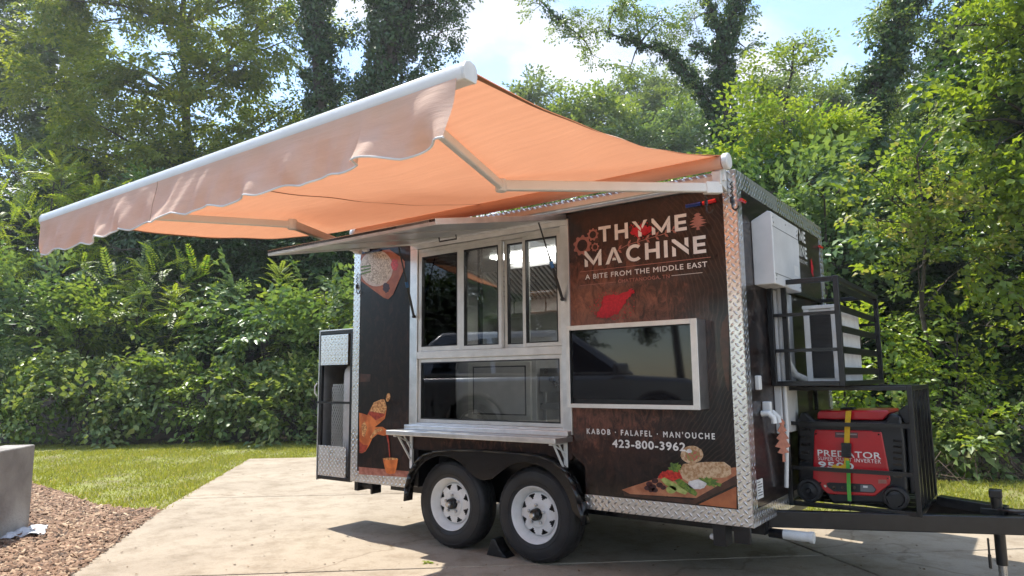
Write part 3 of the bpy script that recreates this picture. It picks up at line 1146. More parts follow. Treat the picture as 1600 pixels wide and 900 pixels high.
ht = hbox(MB(), WX0 - .005, WX1 + .005, 0, hl, .012, .028).build('hatch', M['wrap'], T)
hbox(MB(), WX0 + .03, WX1 - .03, .03, hl - .03, .004, .0115).build('hatch_lining', M['alu'], ht)
fr_ = MB()
for (a0, a1, b0_, b1_) in ((WX0 - .006, WX0 + .04, 0, hl), (WX1 - .04, WX1 + .006, 0, hl), (WX0 + .04, WX1 - .04, 0, .04), (WX0 + .04, WX1 - .04, hl - .05, hl)):
    hbox(fr_, a0, a1, b0_, b1_, -.008, .030)
fr_.build('hatch_frame', M['alu'], ht, bevel=.002)
rb = MB()
for k in range(1, 3):
    xx = WX0 + (WX1 - WX0) * k / 3
    hbox(rb, xx - .02, xx + .02, .04, hl - .05, -.004, .0038)
rb.build('hatch_rib', M['alu'], ht, bevel=.002)
ld = bpy.data.objects.new
hl_ = MB().path([hpt(1.45, .42, -.008), hpt(1.45, .42, -.04), hpt(1.62, .42, -.04), hpt(1.62, .42, -.008)], .006, 8).build('hatch_handle', M['black'], ht, smooth=True)

for (xb, pb, pt) in ((.80, (654, 494), (624, 396)), (2.30, (874, 468), (842, 362))):
    a = on(*pb, 1, -.03)
    zb_ = float(a[2])
    # upper end lies on the hatch underside, at the x of the strut
    best = min(np.linspace(.02, 1.3, 200), key=lambda s: (lambda q: (q[0] - pt[0]) ** 2 + (q[1] - pt[1]) ** 2)(
        (lambda d: (800 + FPX * (d @ CR) / (d @ CF), 450 - FPX * (d @ CU) / (d @ CF)))(np.array(hpt(xb, s, -.015)) - CAMP)))
    p0, p1 = Vector((xb, -.032, zb_)), Vector(hpt(xb, float(best), -.015))
    mid = p0.lerp(p1, .5)
    st = MB().path([p0, mid], .011, 10).path([mid, p1], .006, 8)
    s1 = st.build('gas_strut', M['black'], T, smooth=True)
    MB().lathe([(.0001, -.014), (.012, -.012), (.014, 0), (.012, .012), (.0001, .014)], p0, 'x', 12).build('strut_joint', M['black'], s1, smooth=True)
    MB().path([p0.lerp(p1, .42), p0.lerp(p1, .50)], .013, 10).build('strut_label', pmat('blue_tape', (.03, .16, .42), .4), s1, smooth=True)

# ---------------------------------------------------------------- display in its box
tx0, tx1, tz0, tz1, td = 2.402, 3.352, 1.133, 1.692, .150
bx_ = MB()
fw = .042
bx_.box(tx0, tx1, -td, -.001, tz1 - .012, tz1).box(tx0, tx1, -td, -.001, tz0, tz0 + .012)
bx_.box(tx0, tx0 + .012, -td, -.001, tz0 + .012, tz1 - .012).box(tx1 - .012, tx1, -td, -.001, tz0 + .012, tz1 - .012)
sc_ = bx_.build('screen_housing', M['alu'], T, bevel=.002)
f2 = MB()
f2.box(tx0 - .002, tx0 + fw * .55, -td - .004, -td + .002, tz0 - .002, tz1 + .002).box(tx1 - fw, tx1 + .002, -td - .004, -td + .002, tz0 - .002, tz1 + .002)
f2.box(tx0 + fw * .55, tx1 - fw, -td - .004, -td + .002, tz1 - .030, tz1 + .002).box(tx0 + fw * .55, tx1 - fw, -td - .004, -td + .002, tz0 - .002, tz0 + .026)
f2.build('screen_frame', M['alu_white'], sc_, bevel=.002)
MB().box(tx0 + .02, tx1 - .04, -td + .022, -td + .05, tz0 + .022, tz1 - .028).build('screen_bezel', M['plastic_black'], sc_, bevel=.003)
MB().box(tx0 + .03, tx1 - .05, -td + .019, -td + .0215, tz0 + .055, tz1 - .036).build('screen', M['screen'], sc_)

# ---------------------------------------------------------------- printed graphics
def text_pts(s, space=1.0):
    cu = bpy.data.curves.new('t', 'FONT')
    cu.body = s
    cu.space_character = space
    cu.resolution_u = 3
    ob = bpy.data.objects.new('t', cu)
    col.objects.link(ob)
    dg = bpy.context.evaluated_depsgraph_get()
    me = ob.evaluated_get(dg).to_mesh()
    v = np.array([q.co[:2] for q in me.vertices])
    f = [tuple(p.vertices) for p in me.polygons]
    ob.evaluated_get(dg).to_mesh_clear()
    bpy.data.objects.remove(ob)
    bpy.data.curves.remove(cu)
    lo, hi = v.min(0), v.max(0)
    return (v - lo) / (hi - lo), f


def lettering(s, a0, b0, a1, b1, fn, mat, parent, space=1.0, bold=0.0, name='lettering'):
    """fn(a, b) -> point on the surface; (a0, b0) lower left, (a1, b1) upper right"""
    v, f = text_pts(s, space)
    # letters that touch share vertices: find them, then cut the line at the widest gaps, one object per word
    par = list(range(len(v)))

    def find(i_):
        while par[i_] != i_:
            par[i_] = par[par[i_]]
            i_ = par[i_]
        return i_
    for q in f:
        for e_ in q[1:]:
            par[find(e_)] = find(q[0])
    isl = {}
    for q in f:
        isl.setdefault(find(q[0]), []).append(q)
    its = sorted(((min(v[i_][0] for q in fs_ for i_ in q), max(v[i_][0] for q in fs_ for i_ in q), fs_) for fs_ in isl.values()), key=lambda t_: t_[0])
    gaps, right_ = [], its[0][1]
    for k_ in range(1, len(its)):
        gaps.append((its[k_][0] - right_, k_))
        right_ = max(right_, its[k_][1])
    cuts = sorted(k_ for _, k_ in sorted(gaps)[::-1][:len(s.split()) - 1])
    offs = [(0, 0)] if not bold else [(0, 0), (bold, 0), (-bold, 0), (0, bold), (0, -bold)]
    o_ = None
    for c0, c1 in zip([0] + cuts, cuts + [len(its)]):
        fs_ = [q for it in its[c0:c1] for q in it[2]]
        ids = sorted({i_ for q in fs_ for i_ in q})
        mp_ = {i_: n_ for n_, i_ in enumerate(ids)}
        mb = MB()
        for k, (ox, oy) in enumerate(offs):
            mb.add([fn(a0 + (a1 - a0) * v[i_][0] + ox, b0 + (b1 - b0) * v[i_][1] + oy, k) for i_ in ids], [tuple(mp_[i_] for i_ in q) for q in fs_])
        o_ = mb.build(name, mat, parent, fix=False)
    return o_


def sidefn(y):
    return lambda a, b, k=0: (a, y - k * .00035, b)


def side_text(s, bl, tr, mat, y=-.0075, space=1.0, bold=0.0):
    a, b = sx(*bl), sx(*tr)
    return lettering(s, a[0], a[1], b[0], b[1], sidefn(y), mat, T, space, bold)


def decal(name, pts, mat, y, parent=None):
    q = [sx(*p) for p in pts]
    mb = MB().add([(a, y, b) for a, b in q], [tuple(range(len(q)))])
    return mb.build(name, mat, parent or T)


def ell(cx, cy, rx, ry, n=28, jag=0.0, rot=0.0):
    out_ = []
    for i in range(n):
        t = 2 * math.pi * i / n
        k = 1 + random.uniform(-jag, jag)
        x, y = rx * k * math.cos(t), ry * k * math.sin(t)
        out_.append((cx + x * math.cos(rot) - y * math.sin(rot), cy + x * math.sin(rot) + y * math.cos(rot)))
    return out_


def Z1(p): return [(480 + .4 * x, 360 + .4 * y) for x, y in p]
def Z2(p): return [(880 + .289 * x, 260 + .289 * y) for x, y in p]
def Z5(p): return [(480 + .2889 * x, 640 + .2889 * y) for x, y in p]
def Z6(p): return [(880 + .4 * x, 480 + .4 * y) for x, y in p]


# stencil title letters, drawn as strokes in a unit box (height 1)
def glyph(c):
    t = .20
    if c == 'T':
        return [[(0, 1), (.78, 1), (.78, 1 - t), (0, 1 - t)], [(.29, 1 - t), (.49, 1 - t), (.49, 0), (.29, 0)]], .78
    if c == 'H':
        return [[(0, 0), (t, 0), (t, 1), (0, 1)], [(.62, 0), (.62 + t, 0), (.62 + t, 1), (.62, 1)], [(t, .40), (.62, .40), (.62, .60), (t, .60)]], .82
    if c == 'Y':
        return [[(0, 1), (.22, 1), (.52, .52), (.52, .33)], [(.70, 1), (.92, 1), (.60, .46), (.56, .62)], [(.36, 0), (.56, 0), (.56, .24), (.36, .42)]], .92
    if c == 'M':
        return [[(0, 0), (t, 0), (t, .34), (0, .52)], [(0, 1), (.10, 1), (.56, .32), (.56, .04), (0, .76)], [(.565, .04), (.565, .34), (.98, 1), (1.06, 1), (1.06, .81)], [(.86, 0), (1.06, 0), (1.06, .79), (.86, .48)]], 1.06
    if c == 'E':
        return [[(0, 0), (t, 0), (t, 1), (0, 1)], [(t, 1), (.66, 1), (.66, 1 - t), (t, 1 - t)], [(t, .40), (.62, .40), (.62, .59), (t, .59)], [(t, 0), (.66, 0), (.66, t), (t, t)]], .66
    if c == 'A':
        return [[(0, 0), (.22, 0), (.505, .74), (.415, 1)], [(.425, 1), (.60, 1), (1.0, 0), (.78, 0)], [(.40, .20), (.66, .20), (.60, .36), (.46, .36)]], 1.0
    if c == 'C':
        ps = []
        for i in range(17):
            a = R(48 + 264 * i / 16)
            ps.append((.5 + .5 * math.cos(a), .5 + .52 * math.sin(a)))
        for i in range(17):
            a = R(312 - 264 * i / 16)
            ps.append((.5 + .30 * math.cos(a), .5 + .32 * math.sin(a)))
        return [ps], .86
    if c == 'I':
        return [[(0, 0), (t, 0), (t, 1), (0, 1)]], t
    if c == 'N':
        return [[(0, 0), (t, 0), (t, .44), (0, .62)], [(0, 1), (.16, 1), (.88, .30), (.88, 0), (0, .86)], [(.68, .62), (.88, .42), (.88, 1), (.68, 1)]], .88


def title(word, xs, bl_z, tr_z, y, fn, mat, parent):
    """xs: left edges and widths come from the word's own span"""
    gl = [glyph(c) for c in word]
    gap = .24
    tot = sum(g[1] for g in gl) + gap * (len(gl) - 1)
    x0, x1 = xs
    s = (x1 - x0) / tot
    mb = MB()
    cx = 0
    for g, wd in gl:
        for k, poly in enumerate(g):
            mb.add([fn(x0 + (cx + a) * s, bl_z + b * (tr_z - bl_z), k) for a, b in poly], [tuple(range(len(poly)))])
        cx += wd + gap
    return mb.build('title_lettering', mat, parent, fix=False)


a, b = sx(*Z2([(195, 412)])[0]), sx(*Z2([(668, 255)])[0])
title('THYME', (a[0], b[0]), a[1], b[1], 0, sidefn(-.0085), M['letter_white'], T)
a, b = sx(*Z2([(120, 545)])[0]), sx(*Z2([(772, 372)])[0])
title('MACHINE', (a[0], b[0]), a[1], b[1], 0, sidefn(-.0085), M['letter_white'], T)
side_text('A BITE FROM THE MIDDLE EAST', Z2([(123, 613)])[0], Z2([(780, 514)])[0], M['letter_white'], space=1.12, bold=.0007)
side_text('CHATTANOOGA, TN', Z2([(300, 634)])[0], Z2([(577, 584)])[0], M['letter_rose'], space=1.05, bold=.0004)
side_text("KABOB \u00b7 FALAFEL \u00b7 MAN'OUCHE", Z6([(95, 494)])[0], Z6([(593, 492)])[0], M['letter_white'], space=1.45, bold=.0016)
side_text('423-800-3962', Z6([(195, 546)])[0], Z6([(478, 530)])[0], M['letter_white'], space=1.1, bold=.0022)


def rule(p, q, mat, y=-.0072, th=.0022):
    a_, b_ = sx(*p), sx(*q)
    z = (a_[1] + b_[1]) / 2
    MB().add([(a_[0], y, z - th), (b_[0], y, z - th), (b_[0], y, z + th), (a_[0], y, z + th)], [(0, 1, 2, 3)]).build('rule_line', mat, T)


rule(*Z2([(95, 572), (800, 490)]), M['letter_rose'])
rule(*Z2([(95, 643), (288, 628)]), M['letter_rose'], th=.0014)
rule(*Z2([(588, 594), (755, 572)]), M['letter_white'], th=.0014)


def gear(cx, cy, r, teeth):
    c = sx(*Z2([(cx, cy)])[0])
    e = sx(*Z2([(cx + r, cy)])[0])
    rr = abs(e[0] - c[0])
    mb = MB()
    n = teeth * 4
    vs = []
    for k in range(n):
        t = 2 * math.pi * k / n
        o_ = rr * (1.0 if k % 4 < 2 else .82)
        vs.append((c[0] + o_ * math.cos(t), -.0076, c[1] + o_ * math.sin(t)))
    for k in range(n):
        t = 2 * math.pi * k / n
        vs.append((c[0] + rr * .56 * math.cos(t), -.0076, c[1] + rr * .56 * math.sin(t)))
    mb.add(vs, [(k, (k + 1) % n, n + (k + 1) % n, n + k) for k in range(n)])
    mb.build('gear_emblem', M['letter_rose'], T)


gear(106, 428, 50, 9)
gear(163, 370, 31, 9)
gear(175, 437, 22, 8)


def cedar(pts_fn, mat, parent, name='cedar_emblem'):
    tiers = [(0, .06), (.10, .20), (.16, .10), (.28, .34), (.33, .16), (.46, .46), (.50, .2), (.64, .50), (.70, .16), (.80, .40), (.82, .07), (1.0, .10)]
    left, right = [], []
    for i, (d, wd) in enumerate(tiers):
        k = 1 - d
        left.append((.5 - wd * random.uniform(.85, 1.05), k + random.uniform(-.015, .015)))
        right.append((.5 + wd * random.uniform(.85, 1.05), k + random.uniform(-.015, .015)))
    poly = left + right[::-1]
    return poly


tree_poly = cedar(None, None, None)
a, b = sx(*Z2([(683, 352)])[0]), sx(*Z2([(776, 246)])[0])
MB().add([(a[0] + (b[0] - a[0]) * p, -.0078, a[1] + (b[1] - a[1]) * q) for p, q in tree_poly], [tuple(range(len(tree_poly)))]).build('cedar_emblem', M['letter_rose'], T)

# olive twig behind the title
tw = MB()
prev = None
pts = [(268, 500), (300, 452), (350, 425), (400, 410), (450, 395), (500, 380), (550, 365), (592, 345)]
wp = [sx(*q) for q in Z2(pts)]
for i in range(len(wp) - 1):
    tw.bar((wp[i][0], -.0068, wp[i][1]), (wp[i + 1][0], -.0068, wp[i + 1][1]), .0006, .004, up=(0, 0, 1))
    for sgn in (-1, 1):
        c_ = Vector((wp[i + 1][0], -.0069, wp[i + 1][1]))
        d_ = Vector((.028, 0, sgn * .030 + .004))
        p_ = Vector((d_.z, 0, -d_.x)).normalized() * .009
        tw.add([c_, c_ + d_ * .5 + p_, c_ + d_, c_ + d_ * .5 - p_], [(0, 1, 2, 3)])
tw.build('twig_emblem', M['letter_rose'], T)


def food(name, c, c2, scale=40, lo=.4, hi=.6):
    return pmat('print_' + name, c, .35, 0, c2=c2, scale=scale, lo=lo, hi=hi, coat=.2)


FM = {
    'board': food('board', (.42, .13, .045), (.30, .085, .03), 12),
    'board_light': food('board_light', (.48, .20, .10), (.33, .11, .05), 14),
    'board_dark': food('board_dark', (.07, .025, .015), (.035, .015, .01), 14),
    'rice': food('rice', (.70, .64, .52), (.30, .25, .18), 90),
    'bowl': food('bowl', (.62, .55, .47), (.5, .42, .36), 20),
    'tomato': food('tomato', (.62, .035, .02), (.36, .012, .01), 60),
    'olive': food('olive', (.060, .012, .015), (.025, .006, .010), 60),
    'green': food('green', (.17, .26, .035), (.06, .13, .02), 50),
    'pale_green': food('pale_green', (.42, .48, .14), (.26, .34, .08), 40),
    'wrap': food('flatbread', (.62, .45, .28), (.40, .22, .10), 60),
    'filling': food('filling', (.50, .10, .08), (.24, .28, .08), 70),
    'garlic': food('garlic', (.75, .74, .72), (.58, .57, .55), 40),
    'copper': food('copper', (.72, .20, .045), (.40, .09, .02), 9),
    'gold': food('gold', (.75, .42, .16), (.34, .13, .04), 60),
    'tea': food('tea', (.40, .05, .02), (.24, .02, .01), 40),
    'table': food('table', (.42, .17, .12), (.28, .09, .06), 20),
}
yA, yB, yC, yD, yE = -.0050, -.0056, -.0062, -.0068, -.0074
decal('print_board', Z1([(213, 86), (300, 78), (322, 74), (366, 104), (383, 122), (384, 142), (337, 250), (318, 269), (300, 263), (212, 198)]), FM['board'], yA)
decal('print_bowl', Z1(ell(272, 148, 64, 71)), FM['bowl'], yB)
decal('print_rice', Z1(ell(272, 146, 57, 62, 40, .06)), FM['rice'], yC)
decal('print_tomato', Z1(ell(343, 135, 14, 25, 22, .15)), FM['tomato'], yC)
decal('print_beans', Z1(ell(311, 223, 13, 20, 22, .2)), FM['olive'], yC)
for k in range(3):
    decal('print_asparagus', Z1([(212, 140 + 14 * k), (250, 135 + 11 * k), (251, 141 + 11 * k), (212, 147 + 14 * k)]), FM['green'], yD)
decal('print_dark_shelf', Z1([(209, 560), (250, 562), (248, 590), (209, 592)]), FM['board_dark'], yA)
decal('print_jug', Z1([(206, 868), (205, 712), (222, 716), (236, 722), (262, 672), (290, 660), (303, 660), (313, 690), (305, 735), (286, 752), (266, 768), (296, 767), (314, 780), (316, 798), (300, 802), (276, 796), (256, 812), (246, 835), (230, 862), (216, 870)]), FM['copper'], yA)
decal('print_jug_lid', Z1([(240, 716), (262, 672), (290, 660), (304, 662), (313, 690), (303, 722), (270, 740)]), FM['gold'], yB)
decal('print_jug_knob', Z1(ell(318, 652, 8, 17, 18, 0, .2)), FM['gold'], yC)
decal('print_tea_stream', Z1([(310, 798), (317, 796), (323, 830), (326, 884), (322, 884), (318, 835)]), FM['tea'], yB)
decal('print_jug_shine', Z1([(214, 760), (226, 745), (236, 770), (226, 810), (216, 800)]), FM['gold'], yB)
decal('print_jug_shine', Z1([(268, 775), (292, 774), (300, 782), (280, 786), (262, 800), (250, 818), (248, 806)]), FM['gold'], yB)
decal('print_jug_shade', Z1([(206, 866), (206, 822), (222, 838), (240, 838), (230, 860), (216, 869)]), FM['tea'], yB)
decal('print_jug_band', Z1([(240, 716), (244, 706), (306, 716), (303, 724), (270, 741)]), FM['tea'], yC)
decal('print_table', Z5([(281, 309), (556, 334), (556, 366), (281, 350)]), FM['table'], yA)
decal('print_cup', Z5([(411, 264), (452, 259), (494, 267), (487, 310), (477, 344), (453, 350), (430, 343), (420, 305)]), FM['copper'], yB)
decal('print_cup_rim', Z5(ell(453, 266, 40, 6)), FM['gold'], yC)
decal('print_board', Z6([(232, 712), (430, 648), (560, 636), (678, 625), (678, 660), (520, 745), (240, 728)]), FM['board_light'], yA)
decal('print_board_edge', Z6([(234, 714), (262, 729), (508, 752), (678, 655), (678, 690), (512, 769), (240, 736)]), FM['board_dark'], yB)
decal('print_board', Z6([(530, 770), (678, 700), (678, 786)]), FM['board'], yA)
decal('print_flatbread', Z6([(455, 640), (470, 612), (560, 604), (630, 604), (655, 622), (658, 650), (640, 664), (560, 670), (490, 682), (468, 668)]), FM['wrap'], yC)
decal('print_flatbread_cut', Z6(ell(504, 575, 44, 34, 30, .03)), FM['wrap'], yC - .0006)
decal('print_filling', Z6(ell(508, 578, 28, 22, 30, .12)), FM['filling'], yD - .0002)
decal('print_garlic_sauce', Z6(ell(494, 562, 12, 8, 16, .2)), FM['garlic'], yE)
decal('print_tomatoes', Z6(ell(425, 657, 54, 22, 34, .12, -.1)), FM['tomato'], yB)
for (x, y, r) in ((338, 690, 13), (360, 678, 13), (352, 702, 14), (378, 694, 13), (330, 706, 12), (392, 704, 11), (360, 714, 12), (344, 715, 10)):
    decal('print_olive', Z6(ell(x, y, r, r * .8, 16)), FM['olive'], yC)
decal('print_zucchini', Z6([(382, 672), (398, 664), (470, 704), (488, 722), (478, 732), (450, 722), (400, 692)]), FM['pale_green'], yD)
decal('print_cucumber', Z6([(438, 676), (456, 668), (510, 706), (526, 726), (520, 738), (498, 728), (452, 696)]), FM['green'], yD)
decal('print_zucchini', Z6(ell(424, 712, 20, 15, 18)), FM['pale_green'], yD)
decal('print_garlic', Z6(ell(524, 692, 36, 19, 26, .08)), FM['garlic'], yD)
decal('print_herb', Z6(ell(572, 682, 40, 16, 40, .3, .2)), FM['green'], yC - .0003)
decal('print_herb', Z6(ell(438, 626, 22, 18, 30, .3)), FM['green'], yC)
decal('print_barrel', Z6([(641, 30), (647, 30), (649, 330), (638, 310), (620, 200), (612, 130), (622, 60)]), FM['board_dark'], yA)


def splash(px_pts, n_drops, cx, cy, rx, ry, tf):
    mb = MB()
    q = [sx(*p) for p in tf(px_pts)]
    # roughen the outline
    out_ = []
    for i in range(len(q)):
        p0, p1 = Vector(q[i]), Vector(q[(i + 1) % len(q)])
        for k in range(6):
            p = p0.lerp(p1, k / 6)
            out_.append((p.x + random.uniform(-.013, .013), -.0066, p.y + random.uniform(-.013, .013)))
    mb.add(out_, [tuple(range(len(out_)))])
    for k in range(n_drops):
        t, u = random.uniform(0, 2 * math.pi), random.random() ** .5
        c_ = sx(*tf([(cx + rx * u * math.cos(t), cy + ry * u * math.sin(t))])[0])
        r_ = random.uniform(.0015, .005)
        mb.add([(c_[0] + r_ * math.cos(2 * math.pi * i / 6), -.0067, c_[1] + r_ * math.sin(2 * math.pi * i / 6)) for i in range(6)], [tuple(range(6))])
    mb.build('print_spice', M['spice'], T)


splash([(183, 800), (205, 760), (222, 706), (290, 692), (376, 668), (384, 686), (332, 740), (310, 788), (252, 812), (200, 824)], 160, 270, 755, 125, 85, Z2)
splash([(368, 356), (378, 330), (428, 316), (478, 320), (486, 344), (440, 374), (402, 386)], 90, 428, 348, 75, 50, Z2)

# ---------------------------------------------------------------- small fittings on the side
ml = MB().path([on(1098, 318, 1, -.016), on(1118, 313, 1, -.016)], .013, 10).build('marker_light', M['red_light'], T, smooth=True)
MB().path([on(1072, 322, 1, -.014), on(1095, 318, 1, -.014)], .014, 10).build('marker_light', pmat('blue_lens', (.01, .04, .22), .12, 0, coat=.5), T, smooth=True)
MB().path([on(566, 396, 1, -.012), on(596, 391, 1, -.012)], .010, 10).build('marker_light', pmat('dark_blue_lens', (.008, .015, .06), .12, 0, coat=.5), T, smooth=True)
p, q = on(1157, 315, 0, L + .016), on(1165, 312, 0, L + .016)
MB().path([(p[0], .045, 2.448), (p[0], .115, 2.448)], .012, 10).build('marker_light', M['red_light'], T, smooth=True)
MB().path([(L + .016, W - .14, 2.45), (L + .016, W - .06, 2.45)], .012, 10).build('marker_light', M['red_light'], T, smooth=True)


def bungee(top, name_lab, hook=1):
    tp = Vector(top)
    g = thing('bungee_cord', name_lab, 'bungee cord', tp)
    c = MB()
    pts = [(0.006 * math.cos(k * 1.1), 0.006 * math.sin(k * 1.1), -.005 * k) for k in range(22)]
    c.path(pts, .0035, 6).build('spring_cord', M['black'], g, smooth=True)
    h = MB()
    hp = [(0, 0, -.108), (0, 0, -.15)] + [(.02 - .02 * math.cos(R(a_)), 0, -.16 - .024 * math.sin(R(a_))) for a_ in range(0, 200, 25)]
    h.path(hp, .005, 8).build('hook', M['black'], g, smooth=True)
    MB().path([(0, 0, -.10), (0, 0, -.135)], .011, 10).build('ferrule', M['plastic_black'], g, smooth=True)
    return g


bungee(on(1142, 284, 1, -.018), 'black coiled bungee with hook on the bright front corner trim')
bungee(on(1102, 289, 1, -.13), 'black bungee strap hanging from the near end of the awning arm')
bungee(on(558, 428, 1, -.018), 'short black bungee with hook on the rear corner trim')

# ================================================================== front end of the trailer
# air conditioner cover
yA0, yA1, zA0, zA1, dA = .265, .90, fy(1179, 446)[1], 2.385, .135
prof_ = [(0, zA0), (dA, zA0), (dA, zA1 + .01), (dA * .8, zA1 + .02), (0, zA1 - .035)]
MB().prism(prof_, lambda a, b, d: (L + .001 + a, d, b), yA0, yA1).build('air_conditioner_cover', M['grey_white'], T, bevel=.006)
MB().prism([(0, .95), (.05, .95), (.05, zA0 - .006), (0, zA0 - .006)], lambda a, b, d: (L + .001 + a, d, b), .56, .95).build('duct_panel', M['grey_white'], T, bevel=.006)
for (yy, zz) in ((.30, 2.33), (.30, 1.98), (.86, 2.33)):
    MB().lathe([(.008, dA + .0), (.008, dA + .004), (.0001, dA + .005)], (L, yy, zz), 'x', 10).build('rivet', M['steel'], T)
# part of the logo repeats on the front wall beside the cover
frontfn = lambda x: (lambda a, b, k=0: (x + k * .0003, a, b))
y1 = fy(1259, 385)[0]
zr = [fy(1259, q_)[1] for q_ in (365, 382, 388, 405, 409, 414)]
title('THYME', (y1 - .50, y1 - .02), zr[1], zr[0], 0, frontfn(L + .0045), M['letter_white'], T)
title('MACHINE', (y1 - .66, y1), zr[3], zr[2], 0, frontfn(L + .0045), M['letter_white'], T)
lettering('A BITE FROM THE MIDDLE EAST', y1 - .66, zr[5], y1, zr[4], frontfn(L + .0045), M['letter_white'], T, 1.1)
sp0 = fy(1268, 418)
pp = ell(0, 0, .035, .07, 26, .3)
MB().add([(L + .004, sp0[0] + a_, sp0[1] + b_) for a_, b_ in pp], [tuple(range(26))]).build('print_spice', M['spice'], T)
# seams, screws and a label on the cover
for zz in (1.99, 2.30):
    MB().box(L + dA + .0012, L + dA + .0025, yA0 + .01, yA1 - .01, zz, zz + .003).build('cover_seam', M['plastic_black'], T)
for yy in (.29, .58, .87):
    for zz in (1.955, 2.36):
        MB().lathe([(.006, dA + .001), (.006, dA + .004), (.0001, dA + .0045)], (L, yy, zz), 'x', 8).build('screw', M['steel'], T)
MB().box(L + dA + .0012, L + dA + .002, 0.74, .86, 2.03, 2.10).build('cover_label', M['letter_white'], T)

# cages
YU0, YU1, XU, ZU0, ZU1 = .50, 1.95, 4.05, 1.262, 1.972
YL0, YL1, XL, ZL0, ZL1 = .74, 1.62, 4.385, .462, 1.262
s = .034
X0 = L + .0065


def cage_frame(mb, x0, x1, y0, y1, z0, z1, s):
    for x in (x0, x1 - s):
        for y in (y0, y1 - s):
            mb.box(x, x + s, y, y + s, z0, z1)
    for y in (y0, y1 - s):
        for z in (z0, z1 - s):
            mb.box(x0 + s, x1 - s, y + .001, y + s - .001, z + .001, z + s - .001)
    for x in (x0, x1 - s):
        for z in (z0, z1 - s):
            mb.box(x + .001, x + s - .001, y0 + s, y1 - s, z + .0015, z + s - .0015)
    return mb


uc = cage_frame(MB(), X0, XU, YU0, YU1, ZU0 + .003, ZU1, s).build('upper_cage', M['black'], T, bevel=.003)
for k in range(1, 3):
    z = ZU0 + (ZU1 - ZU0) * k / 3
    MB().box(X0 + s, XU - s, YU0 + .004, YU0 + .024, z - .011, z + .011).build('rail', M['black'], uc)
    MB().box(X0 + s, XU - s, YU1 - .024, YU1 - .004, z - .011, z + .011).build('rail', M['black'], uc)
for k in range(5):
    z = ZU0 + .10 + (ZU1 - ZU0 - .16) * k / 4
    mb = MB()
    mb.prism([(XU - .004, z - .018), (XU, z - .024), (XU + .004, z + .02), (XU - .001, z + .024)], lambda a_, b_, d: (a_ - .03, d, b_), YU0 + s, YU1 - s)
    mb.build('slat', M['black'], uc)
MB().box(X0 + .085, X0 + .115, YU0 + .03, YU0 + .06, ZU0 + .04, ZU1 - .035).build('post', M['black'], uc)
MB().box(X0 + s, XU - s, YU0 + s, YU1 - s, ZU0 + .005, ZU0 + .012).build('deck', M['black'], uc)

lc = cage_frame(MB(), X0, XL, YL0, YL1, ZL0, ZL1, .030).build('lower_cage', M['black'], T, bevel=.003)
for k in (1, 2):
    z = ZL0 + (ZL1 - ZL0) * (k / 3 + (.02 if k == 2 else -.018))
    MB().box(X0 + .03, XL - .03, YL0 + .003, YL0 + .020, z - .013, z + .013).build('rail', M['black'], lc)
    MB().box(X0 + .03, XL - .03, YL1 - .020, YL1 - .003, z - .013, z + .013).build('rail', M['black'], lc)
for k in range(1, 5):
    y = YL0 + (YL1 - YL0) * k / 5
    MB().box(XL - .026, XL - .004, y - .014, y + .014, ZL0 + .03, ZL1 - .03).build('bar', M['black'], lc)
for k in range(5):
    y = YL0 + .08 + (YL1 - YL0 - .16) * k / 4
    MB().box(X0 + .03, XL - .03, y - .02, y + .02, ZL0 + .003, ZL0 + .018).build('deck_bar', M['black'], lc)

# tongue
zt0 = .418
for sgn in (-1, 1):
    p0 = Vector((3.15, W / 2 + sgn * (W / 2 - .32), zt0 - .01))
    p1 = Vector((5.02, W / 2 + sgn * .07, zt0 + .012))
    MB().bar(p0, p1, .06, .105).build('tongue_beam', M['black'], T, bevel=.006)
MB().box(4.86, 5.2, W / 2 - .10, W / 2 + .10, zt0 - .045, zt0 + .075).build('coupler', M['black'], T, bevel=.01)
MB().box(5.2, 5.42, W / 2 - .045, W / 2 + .045, zt0 - .03, zt0 + .09).build('coupler', M['black'], T, bevel=.02)
MB().bar((4.42, 1.32, .49), (4.80, 1.24, .468), .10, .06).build('gusset', M['black'], T, bevel=.004)
jx, jy = 4.752, W / 2 - .01
jk = MB().path([(jx, jy, .16), (jx, jy, .575)], .031, 20).build('tongue_jack', M['black'], T, smooth=True)
MB().path([(jx, jy, .0), (jx, jy, .17)], .024, 16).build('jack_leg', M['steel'], jk, smooth=True)
MB().box(jx - .035, jx + .035, jy - .04, jy + .04, .565, .615).build('jack_head', M['black'], jk, bevel=.006)
MB().box(jx - .085, jx + .03, jy - .045, jy - .0325, .44, .50).build('jack_plate', M['black'], jk, bevel=.003)
MB().box(jx - .06, jx + .06, jy - .06, jy + .06, -.001, .012).build('jack_foot', M['steel'], jk, bevel=.003)
MB().path([(4.70, .93, .345), (4.70, .93, .25)], .006, 8).path([(4.70, .93, .25), (4.70, .93, .17)], .009, 8).build('safety_pin', M['black'], T, smooth=True)
cab = [Vector((4.76, 1.05, .50)), Vector((4.85, 1.02, .50)), Vector((4.95, 1.0, .512)), Vector((5.1, 1.0, .53)), Vector((5.3, 1.02, .5))]
MB().path(cab, .009, 8).build('trailer_cable', M['black'], T, smooth=True)

